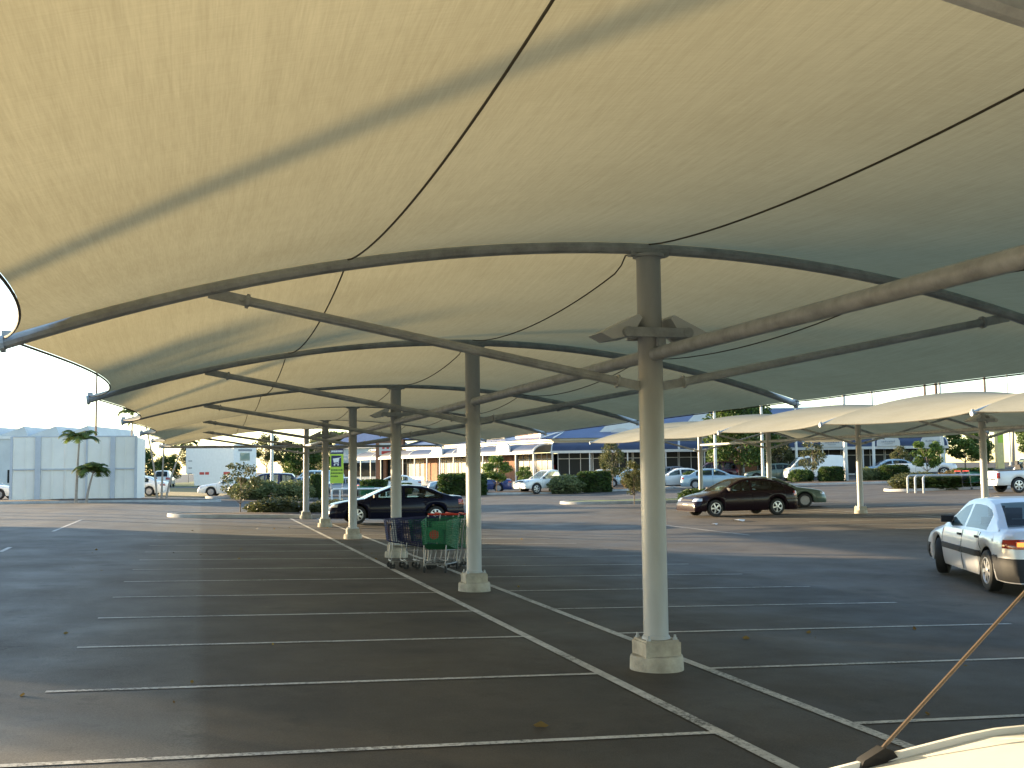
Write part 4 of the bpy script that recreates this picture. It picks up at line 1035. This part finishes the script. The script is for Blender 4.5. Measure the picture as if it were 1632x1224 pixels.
wing(frR, seglen=11); wing(frL, light_from=24, seglen=5.2)
# roofs
def roof(fr, s0, s1, zr, back, hip0, hip1, m):
    mb = MB(); e = .45
    A, B, Cc, D = LP(fr, s0, e, BAND1+.02), LP(fr, s1, e, BAND1+.02), LP(fr, s1, -2*back, BAND1+.02), LP(fr, s0, -2*back, BAND1+.02)
    r0, r1 = LP(fr, s0+hip0, -back, zr), LP(fr, s1-hip1, -back, zr)
    mb.add([A,B,Cc,D,r0,r1], [(0,1,5,4),(1,2,5),(2,3,4,5),(3,0,4)]); r = mb.build('roof', m, shop, smooth=False, fix=True)
    rb = MB(); rb.tube([r0+Vector((0,0,.03)), r1+Vector((0,0,.03))], .09, 6)
    for p, q in ((A, r0), (B, r1)): rb.tube([p+Vector((0,0,.03)), q+Vector((0,0,.03))], .07, 6)
    rb.build('ridge_cap', MT['cladding'], r); return r
roof(frR, -1.2, frR[3]+.3, 7.35, 7.5, 7.5, 7, MT['roofblue']); roof(frL, -.8, 36, 6.55, 6.0, 5, 3, MT['roofblue'])
def gable(fr, s, wd, h, z0, out):
    mb = MB(); vs = [LP(fr, s-wd/2, out, z0), LP(fr, s+wd/2, out, z0), LP(fr, s, out, z0+h), LP(fr, s-wd/2, out-4, z0+.3), LP(fr, s+wd/2, out-4, z0+.3), LP(fr, s, out-4.6, z0+h)]
    mb.add(vs, [(1,4,5,2),(0,2,5,3)], 0); mb.add([v*1.0 for v in vs[:3]], [(0,1,2)], 1); mb.build('gable', [MT['roofblue'], MT['cladding']], shop, smooth=False)
gable(frR, 6.2, 4.6, 2.2, 5.0, -1.2); gable(frR, 13.5, 3.0, 1.6, 5.9, -2.5)
# arched white signs on the awnings, with small grey lettering
def pediment(fr, s, wd, h, red=False, marks=True):
    mb = MB(); N = 14; P = [(s-wd/2, AWB+.1)]+[(s-wd/2*math.cos(math.pi*k/N), AWB+.30+(h-.2)*math.sin(math.pi*k/N)**.8) for k in range(N+1)]+[(s+wd/2, AWB+.1)]
    vs = [LP(fr, a, 2.30, z) for a, z in P]+[LP(fr, a, 2.12, z) for a, z in P]; n = len(P)
    mb.add(vs, [tuple(range(n)), tuple(range(2*n-1, n-1, -1))]+[(i, n+i, n+(i+1) % n, (i+1) % n) for i in range(n)]); o = mb.build('arched_sign', MT['shopwhite'], shop, smooth=False, fix=True)
    if marks:
        mb = MB(); x = s-wd*.3
        while x < s+wd*.28:
            w_ = .07+.05*random.random(); lbox(mb, fr, x, x+w_, 2.31, 2.325, AWB+.42, AWB+.42+.10+.08*random.random()); x += w_+.05
        lbox(mb, fr, s-wd*.18, s+wd*.18, 2.31, 2.325, AWB+.28, AWB+.33); mb.build('sign_lettering', MT['redpaint'] if red else MT['signgrey'], o, smooth=False, fix=True)
for s in (16.0, 24.3, 29.0, 32.6): pediment(frR, s, 1.9, .95)
for s in (5.6, 14.2, 20.5): pediment(frL, s, 2.6, 1.0)
def roofsign(fr, s0, s1, out, z0, z1, red):
    mb = MB(); N = 6; P = [(s0, z0)]+[(s0+(s1-s0)*k/N, z1-.25+.25*math.sin(math.pi*k/N)) for k in range(N+1)]+[(s1, z0)]
    vs = [LP(fr, a, out, z) for a, z in P]+[LP(fr, a, out-.25, z) for a, z in P]; n = len(P)
    mb.add(vs, [tuple(range(n)), tuple(range(2*n-1, n-1, -1))]+[(i, n+i, n+(i+1) % n, (i+1) % n) for i in range(n)]); o = mb.build('roof_sign', MT['shopwhite'], shop, smooth=False, fix=True)
    if red:
        mb = MB()
        for k in range(4): a = s0+(s1-s0)*(.12+.2*k); lbox(mb, fr, a, a+(s1-s0)*.13, out+.02, out+.035, z0+.2, z1-.3)
        mb.build('sign_lettering', MT['redpaint'], o, smooth=False, fix=True)
roofsign(frL, 3.0, 8.0, -.4, 4.9, 5.75, True); roofsign(frL, 10.2, 15.5, -.4, 4.95, 5.6, False); roofsign(frR, 5.2, 7.0, -1.0, 5.1, 5.55, False)
mb = MB(); lbox(mb, frL, 12.0, 13.2, 2.2, 2.26, 2.55, 3.2); mb.build('hanging_sign', MT['redpaint'], shop, smooth=False, fix=True)
# tall brick front with its white and red sign at the far end
bf = thing('brick_shopfront', 'orange brick shop front with a white sign at the far end of the arcade', 'shop', at(622, 133, 0)); SH1 = SH0; SH0 = bf.location.copy()
frB = frame_from(at(598, 134, 0), at(642, 133, 0))
mb = MB(); LB = frB[3]
for s0, s1 in ((0, .5), (LB*.33-.2, LB*.33+.2), (LB*.62-.2, LB*.62+.2), (LB-.5, LB)): lbox(mb, frB, s0, s1, -.6, 0, .7, 3.5)
lbox(mb, frB, 0, LB, -.62, .02, 3.5, 5.6); mb.build('wall', MT['brick'], bf, smooth=False, fix=True)
mb = MB(); lbox(mb, frB, .3, LB-.3, -.5, -.42, .7, 3.49); mb.build('shop_window', MT['shopglass'], bf, smooth=False, fix=True)
mb = MB(); lbox(mb, frB, .5, LB-.6, .03, .12, 3.75, 5.2); sg = mb.build('sign_board', MT['shopwhite'], bf, smooth=False, fix=True)
mb = MB(); lbox(mb, frB, .8, LB-.9, .125, .14, 3.9, 4.25)
for k in range(3): lbox(mb, frB, .9+.55*k, 1.2+.55*k, .125, .14, 4.5, 4.95)
mb.build('sign_lettering', MT['redpaint'], sg, smooth=False, fix=True)
mb = MB(); vs = [LP(frB, -.4, .3, 5.62), LP(frB, LB+8, .3, 5.62), LP(frB, LB+6, -5, 7.0), LP(frB, .8, -5, 7.0), LP(frB, -.4, -8, 5.62), LP(frB, LB+8, -8, 5.62)]
mb.add(vs, [(0,1,2,3),(0,3,4),(1,5,2),(3,2,5,4)]); mb.build('roof', MT['roofblue'], bf, smooth=False, fix=True)
SH0 = SH1
fb = thing('grey_building', 'grey building with blue gables behind the lime green sign', 'building', at(565, 150, 0)); SH0 = fb.location.copy()
frG = frame_from(at(535, 150, 0), at(602, 146, 0)); LG = frG[3]
mb = MB(); lbox(mb, frG, 0, LG, -6, 0, .5, 5.2); mb.build('wall', MT['cladding'], fb, smooth=False, fix=True)
mb = MB(); lbox(mb, frG, .4, LG-.4, .02, .05, 1.2, 3.0); mb.build('window', MT['shopglass'], fb, smooth=False, fix=True)
mb = MB(); lbox(mb, frG, -.2, LG+.2, .1, .3, 4.9, 5.3); mb.build('gutter', MT['shopwhite'], fb, smooth=False, fix=True)
mb = MB(); vs = [LP(frG, -.3, .3, 5.3), LP(frG, LG+.3, .3, 5.3), LP(frG, LG-1, -3, 7.6), LP(frG, 1, -3, 7.6), LP(frG, -.3, -6.3, 5.3), LP(frG, LG+.3, -6.3, 5.3)]
mb.add(vs, [(0,1,2,3),(0,3,4),(1,5,2),(3,2,5,4)]); mb.build('roof', MT['roofblue'], fb, smooth=False, fix=True)

# pale workshop with a sawtooth roof at the far left
wk = thing('sawtooth_building', 'pale clad building with a sawtooth roof behind the fence', 'building', at(60, 112, 0)); SH0 = wk.location.copy()
frW = frame_from(at(-260, 112, 0), at(148, 112, 0)); LW = frW[3]
mb = MB(); lbox(mb, frW, 0, LW, -14, 0, 0, 5.5); mb.build('wall', MT['cladding'], wk, smooth=False, fix=True)
mb = MB(); lbox(mb, frW, -.1, LW+.1, -.2, .12, 5.5, 5.75); mb.build('gutter', MT['white'], wk, smooth=False, fix=True)
for k in range(8):
    s1 = LW-.3-k*3.2; s0 = s1-3.1
    mb = MB(); vs = [LP(frW, s0, o, 5.76) for o in (-.3, -13.7)]+[LP(frW, s1, o, 5.76) for o in (-.3, -13.7)]+[LP(frW, s1-.4, o, 6.75) for o in (-.3, -13.7)]
    mb.add(vs, [(0,2,4),(1,5,3),(0,4,5,1),(2,3,5,4)]); mb.build('roof_tooth', MT['cladding'], wk, smooth=False, fix=True)
for s in (LW-3.4, LW-8.5, LW-13): mb = MB(); lbox(mb, frW, s, s+2.4, .02, .06, 1.1, 2.4); mb.build('window', MT['shopglass'], wk, smooth=False, fix=True)

# pale screen fence
MT['fencepost'] = mat('blue grey fence frame', (.50,.52,.56), .55, 0, .06)
fz = thing('screen_fence', 'tall pale sheet metal screen fence with posts and a middle rail', 'fence', at(120, 66, 0)); SH0 = fz.location.copy()
frF = frame_from(at(19, 65.5, 0), at(217, 67, 0)); LF = frF[3]; zb, zt = .33, 4.05
cuts = [0, LF*.21, LF*.42, LF*.60, LF*.81, LF]
for a, b in zip(cuts[:-1], cuts[1:]):
    mb = MB(); lbox(mb, frF, a+.02, b-.02, -.05, 0, zb, zt)
    q = a+.02
    while q < b-.3: lbox(mb, frF, q, q+.05, 0.002, .075, zb+.05, zt-.05); q += (b-a-.04)/2.0
    mb.build('panel', MT['fence'], fz, smooth=False, fix=True)
for s, wd in ((.0, .14), (LF*.21, .30), (LF*.60, .10), (LF*.81, .26), (LF, .14)):
    mb = MB(); lbox(mb, frF, s-wd/2, s+wd/2, .04, .20, .05, zt+.03); mb.build('post', MT['fencepost'], fz, smooth=False, fix=True)
mb = MB(); lbox(mb, frF, 0, LF, .036, .10, 2.12, 2.20); lbox(mb, frF, -.05, LF+.05, -.08, .039, zt+.002, zt+.07); mb.build('rail', MT['fencepost'], fz, smooth=False, fix=True)
mb = MB()
for s in (0.06, LF-.06): lbox(mb, frF, s-.04, s+.04, -5, -.06, zb, zt)
lbox(mb, frF, 0, LF, -5.1, -5.0, zb, zt); mb.build('side_wall', MT['fence'], fz, smooth=False, fix=True)

# parked box truck
tk = thing('box_truck', 'white box truck with red markings parked on the dry grass', 'truck', at(357, 108, 0)); SH0 = tk.location.copy()
frT = frame_from(at(296, 112, 0), at(372, 106, 0)); LT = frT[3]
mb = MB(); prof = [(0, 1.3+.6), (.15, 1.75), (LT*.17, 1.75), (LT*.19, .62), (LT, .62), (LT, 4.55), (.12, 4.55), (0, 4.4)]
vs = [LP(frT, a, 0, z) for a, z in prof]+[LP(frT, a, -2.5, z) for a, z in prof]; n = len(prof)
mb.add(vs, [tuple(range(n)), tuple(range(2*n-1, n-1, -1))]+[(i, n+i, n+(i+1) % n, (i+1) % n) for i in range(n)]); mb.build('body', MT['white'], tk, smooth=False, fix=True)
mb = MB()
for a, b in ((LT*.30, LT*.40), (LT*.42, LT*.50), (LT*.80, LT*.93)): lbox(mb, frT, a, b, .004, .012, 1.7, 1.95)
mb.build('red_panel', MT['redpaint'], tk, smooth=False, fix=True)
mb = MB()
for z in (3.0, 2.3, 1.75):
    for q in range(5): lbox(mb, frT, LT*.06+.14*q, LT*.06+.09+.14*q, .004, .012, z, z+.14)
mb.build('lettering', MT['signgrey'], tk, smooth=False, fix=True)
mb = MB(); a = LT+.012; vs = [LP(frT, a, -.7, 3.0), LP(frT, a, -1.75, 3.0), LP(frT, a, -1.75, 3.75), LP(frT, a, -.7, 3.75)]
mb.add(vs+[v+frT[1]*.02 for v in vs], [(4,5,6,7),(0,1,5,4),(1,2,6,5),(2,3,7,6),(3,0,4,7)]); mb.build('window', MT['glass'], tk, smooth=False, fix=True)
mb = MB(); lbox(mb, frT, LT+.01, LT+.03, -2.0, -.5, 3.9, 4.1); mb.build('sign_strip', MT['signgrey'], tk, smooth=False, fix=True)
for s in (LT*.30, LT*.80):
    for o in (-.05, -2.2):
        mb = MB(); mb.lathe([(.02,-.12),(.44,-.12),(.47,0),(.44,.12),(.02,.12)], n=20, axis='Y'); p = LP(frT, s, o-.1, zg(tk.location.x, tk.location.y)+.47); w_ = mb.build('wheel', MT['dark'], tk, p); w_.rotation_euler = (0,0,math.atan2(frT[1].y, frT[1].x))
mb = MB(); lbox(mb, frT, LT*.2, LT-.2, -2.2, -.3, .5, .64); mb.build('chassis', MT['under'], tk, smooth=False, fix=True)

# ================================================================== signs, poles, rails
ls = thing('trolley_sign', 'lime green banner sign with a navy panel and white trolley symbol', 'sign', at(536, 79), RIGHT)
mb = MB(); mb.box((0,0,2.05), (.94,.08,2.05)); bd = mb.build('board', MT['lime'], ls, smooth=False)
mb = MB(); mb.box((0,0,3.25), (.94,.085,.34)); hd = mb.build('header', MT['navy'], ls, smooth=False)
mb = MB(); mb.box((-.03,-.05,2.57), (.70,.02,.78)); nv = mb.build('symbol_panel', MT['navy'], ls, smooth=False)
mb = MB(); f = -.065
mb.prism([(-.27,2.75),(.21,2.81),(.13,2.50),(-.2,2.47)], f-.01, f); mb.prism([(.20,2.81),(.30,2.87),(.31,2.84),(.22,2.78)], f-.01, f); mb.prism([(.13,2.50),(.17,2.50),(.12,2.38),(-.17,2.36),(-.17,2.40),(.09,2.41)], f-.009, f-.001)
for x in (-.15, .1): mb.lathe([(.001,f-.01),(.055,f-.01),(.055,f),(.001,f)], c=(x,0,2.31), n=14, axis='Y')
mb.build('trolley_symbol', MT['white'], nv, smooth=False, fix=True)
mb = MB(); x = -.4
for row, z in enumerate((1.95, 1.73, 1.51)):
    x = -.40
    while x < (.38, .40, .05)[row]: w_ = .04+.05*random.random(); mb.box((x+w_/2,-.045,z), (w_,.01,.09+.03*random.random())); x += w_+.03
mb.build('sign_lettering', MT['lime_ink'], bd, smooth=False)
mb = MB(); x = -.38
while x < .36: w_ = .05+.03*random.random(); mb.box((x+w_/2,-.05,3.26), (w_,.012,.13)); x += w_+.025
mb.build('sign_lettering', MT['white'], hd, smooth=False)
for x in (-.4, .4): mb = MB(); mb.tube([(x,.06,-.1),(x,.06,3.3)], .03, 8); mb.build('post', MT['galv'], ls)

def pole(u, d, h, r, m, label, name='lamp_pole', arm=None, cross=False, cat='pole', group='poles about the carpark', z=None):
    t = thing(name, label, cat, at(u, d), RIGHT, group)
    mb = MB(); mb.tube([(0,0,-.1),(0,0,h*.5),(0,0,h)], [r, r*.85, r*.65], 10); mb.lathe([(.001,.02),(r*2,.02),(r*2,-.05)], n=12); mb.build('shaft', m, t)
    if arm:
        mb = MB(); mb.tube([(0,0,h-.02)]+[(arm*math.sin(a)*1.0, 0, h+1.0*(1-math.cos(a))*-.0+.9*math.sin(a*.9)) for a in np.linspace(.1, 1.5, 9)], r*.45, 8); mb.build('arm', m, t)
        mb = MB(); e = (arm*1.0, 0, h+.9*math.sin(1.35)); mb.box((e[0]+.3*np.sign(arm), 0, e[2]), (.75,.28,.12)); mb.build('lantern', MT['galv'], t)
    elif cross:
        mb = MB(); mb.box((.2,0,h-.7), (2.2,.1,.12)); mb.box((.1,0,h-1.7), (1.5,.1,.1)); mb.build('crossarm', MT['timber'], t)
        mb = MB()
        for x in (-.7, .3, 1.1): mb.lathe([(.03,0),(.06,.06),(.03,.14),(.05,.2),(.001,.24)], c=(x,0,h-.64), n=8)
        mb.build('insulators', MT['white'], t)
    else:
        mb = MB(); mb.box((0,0,h+.06), (.9,.3,.14)); mb.build('lantern', MT['galv'], t)
    return t
pole(152, 72, 9.0, .075, MT['timber'], 'thin brown pole rising behind the pale fence')
pole(433, 73.5, 8.5, .11, MT['lightpole'], 'pale lamp pole between the two pale bushes')
pole(1138, 84, 6.9, .12, MT['lightpole'], 'pale pole left of the big dense tree')
pole(1213, 84, 7.2, .12, MT['lightpole'], 'pale pole against the right side of the big dense tree')
pole(1267, 90, 6.0, .12, MT['lightpole'], 'pale pole left of the white van')
pole(1345, 80, 8.6, .16, MT['lightpole'], 'stout pale pole beside the dark hedge block before the white van')
pole(1390, 88, 7.0, .12, MT['lightpole'], 'pale pole between the two arched shop signs')
pole(1499, 86, 7.4, .14, MT['lightpole'], 'pale pole at the right end of the arcade')
pole(1475, 130, 13.4, .17, MT['timber'], 'left power pole of the pair above the right hand canopy', 'power_pole', cross=True)
pole(1493, 128, 14.2, .19, MT['timber'], 'right power pole of the pair, with cross arms, above the right hand canopy', 'power_pole', cross=True)
pole(1571, 120, 14.5, .15, MT['timber'], 'lone tall pole left of the curved street lamp', 'power_pole')
pole(1607, 110, 9.6, .09, MT['lightpole'], 'street lamp with a curved arm at the upper right', 'street_lamp', arm=-2.0, cat='street lamp')
pole(1323, 160, 14, .08, MT['lightpole'], 'faint thin pole against the sky right of the rib end', 'mast')
pole(1394, 165, 14, .08, MT['lightpole'], 'faint thin pole against the sky above the sail dip', 'mast')

def rail_hoop(u, d, label, length, hd, h=.92, m='galv', grp='hooped rails of the trolley bay'):
    t = thing('hoop_rail', label, 'rail', at(u, d), hd, grp)
    r = .18; pts = [(0,0,-.05),(0,0,h-r)]+[(r-r*math.cos(a), 0, h-r+r*math.sin(a)) for a in np.linspace(.2, math.pi/2, 6)]
    pts += [(length-x, y, z) for x, y, z in pts[::-1]]
    mb = MB(); mb.tube(pts, .055, 8); mb.build('rail', MT[m], t); return t
for k, (u, lb) in enumerate(((1442, 'left hoop rail of the three'), (1454, 'middle hoop rail of the three'), (1467, 'right hoop rail of the three'))):
    rail_hoop(u, 60-.5*k, lb+' before the low dark hedge', 4.6-.5*k, ch(9))
for u, d, m_, lb in ((1536, 61.5, 'tblue', 'blue trolley at the far end of the hooped rails'), (1549, 61.2, 'tgreen', 'green trolley at the far end of the hooped rails beside the pickup')):
    p = at(u, d); trolley(p.x, p.y, ch(12), m_, lb, 'trolleys parked in the bays')
for k, u in enumerate((528, 541)):
    rail_hoop(u, 70+2.2*k, ('front', 'rear')[k]+' white rail of the trolley bay left of the dark sedan roof', 3.0, ch(-3), .75, 'white', 'white rails of the far trolley bay')
p = at(583, 71.5); trolley(p.x, p.y, ch(20), 'tgreen', 'green trolley in the white railed bay left of the dark sedan roof', 'trolleys parked in the bays')
MT['yellow'] = mat('pale yellow paint', (.62,.50,.22), .6)
py = thing('sign_pylon', 'cream and yellow sign pylon behind the right hand post by the pickup', 'sign', at(1590, 100), RIGHT)
mb = MB(); mb.box((0,0,1.6), (.55,.6,3.3)); mb.build('pillar', MT['yellow'], py, smooth=False); mb = MB(); mb.box((0,-.315,2.7), (.45,.03,.8)); mb.build('sign_face', MT['lime'], py, smooth=False)

# paper scraps and leaf litter
for (x, y, s, lb) in ((13.6, 34.6, .30, 'white paper scrap on the asphalt before the dark hatchback'), (12.2, 33.6, .16, 'smaller paper scrap left of the larger one')):
    mb = MB(); vs = [Vector((math.cos(a)*s*(.7+.3*math.sin(3*a)), math.sin(a)*s*.7, .012+.10*s*(1+math.sin(2*a+1)))) for a in np.linspace(0, 2*math.pi, 9)[:-1]]
    mb.add(vs+[Vector((0,0,.3*s))], [(k, (k+1) % 8, 8) for k in range(8)]); tag(mb.build('paper_scrap', MT['white'], None, (x, y, zg(x, y)), smooth=False), lb, 'litter', 'paper scraps on the asphalt')
q = np.array([(RNG.uniform(-7, 5), RNG.uniform(4, 40), 0) for _ in range(70)]); q[:, 2] = [zg(a, b)+.012 for a, b, _ in q]
V, F, T = leaves(q, .05, .9); lm = leafmesh('leaf_litter', [((V, F, T), 0)], [MT['rust']]); tag(link('leaf_litter', lm), kind='stuff')

# ================================================================== foreground car and aerial
fc = copy_tree(sd0); place(fc, (-2.90, .89), HL, 'white car roof with a black based aerial in the bottom right corner', 'car')
repaint(fc, P_white, P_cream); fc.scale = (.97, .97, .97)
def roofline(x):                                         # edge of the roof panel of the sedan model
    sp = SPECS['sedan']; hw_, top_ = car_shape(sp)[:2]; zr, zb = pl(sp['gh'], x), top_(x)-.085; t = max(.02, min(1, (zr-zb)/(1.42-top_(0)+.085)))
    return (x, -.955*(hw_(x)*.938-.21*t), zr-.45*.085)
ax, ay, az = roofline(.14)
mb = MB(); prof_ = [(-.032,-.006),(.042,-.006),(.026,.015),(.012,.020),(-.024,.005)]
mb.prism(prof_, -.010, .010); ab = mb.build('aerial_base', MT['black'], fc, (ax,ay,az+.006), fix=True); ab.rotation_euler = (0,R(-3),math.pi)
mb = MB(); mb.tube([(.012,0,.014),(.02,0,.022),(.80,0,.63)], [.004,.0032,.0022], 7); mb.build('aerial_rod', mat('coppery aerial', (.12,.085,.06), .5, .1), ab)
mb = MB(); mb.tube([Vector(roofline(x))+Vector((0,0,.003)) for x in np.linspace(.62, -1.05, 30)], .009, 6); mb.build('roof_trim', MT['white'], fc)

# ================================================================== unseen shed, trees and poles at left, put in for their shadows
ob = thing('shadow_shed', 'unseen long low shed added left of the carpark to block the sun', 'building', (-33.5, 52.5, .17), R(45))  # unseen building added to throw shade across the near bays
mb = MB(); mb.box((0,0,3.0), (12.5,6,6.0)); mb.build('wall', MT['brick'], ob, smooth=False)
mb = MB(); mb.prism([(-6.6,6.0),(6.6,6.0),(5.6,7.4),(-5.6,7.4)], -3.3, 3.3); mb.build('roof', MT['roofblue'], ob, smooth=False, fix=True)
mb = MB(); mb.box((-2,-3.03,1.3), (3,.06,2.5)); mb.build('roller_door', MT['cladding'], ob, smooth=False)
def offtree(kind, x, y, h, label):
    (me, tm), H = TM[kind]; t = thing('tree', label, 'tree', (x, y, zg(x, y)), random.random()*6, 'trees standing left of the carpark'); s = h/H
    for nme, m_ in (('crown', me), ('trunk', tm)): o = link(nme, m_, t); o.scale = (s, s, s)
offtree('gum', -39, 46, 8.5, 'open gum tree at the near corner of the long shed'); offtree('olive', -41, 44.5, 7, 'thin dull tree near the long shed corner'); offtree('gum', -34, 38, 7.8, 'open gum tree beside the near lamp pole'); offtree('gum', -43, 50, 11, 'tall gum tree left of the long shed')
def offpole(x, y, h, r, label):
    t = thing('lamp_pole', label, 'pole', (x, y, zg(x, y)), 0, 'poles standing left of the carpark'); mb = MB(); mb.tube([(0,0,-.1),(0,0,h)], [r, r*.8], 10); mb.build('shaft', MT['lightpole'], t)
    mb = MB(); mb.box((0,0,h), (.8,.3,.14)); mb.build('lantern', MT['galv'], t)
offpole(-28.4, 28.2, 11, .105, 'lamp pole nearest the white car, left of the carpark'); offpole(-33, 45.2, 11.5, .13, 'second lamp pole left of the carpark')
for k, (x, y) in enumerate(((-38, 71), (-36, 72.5), (-45, 84), (-41, 86))): offpole(x, y, 9, .17, ('first', 'second', 'third', 'fourth')[k]+' pole of the group beyond the shed')
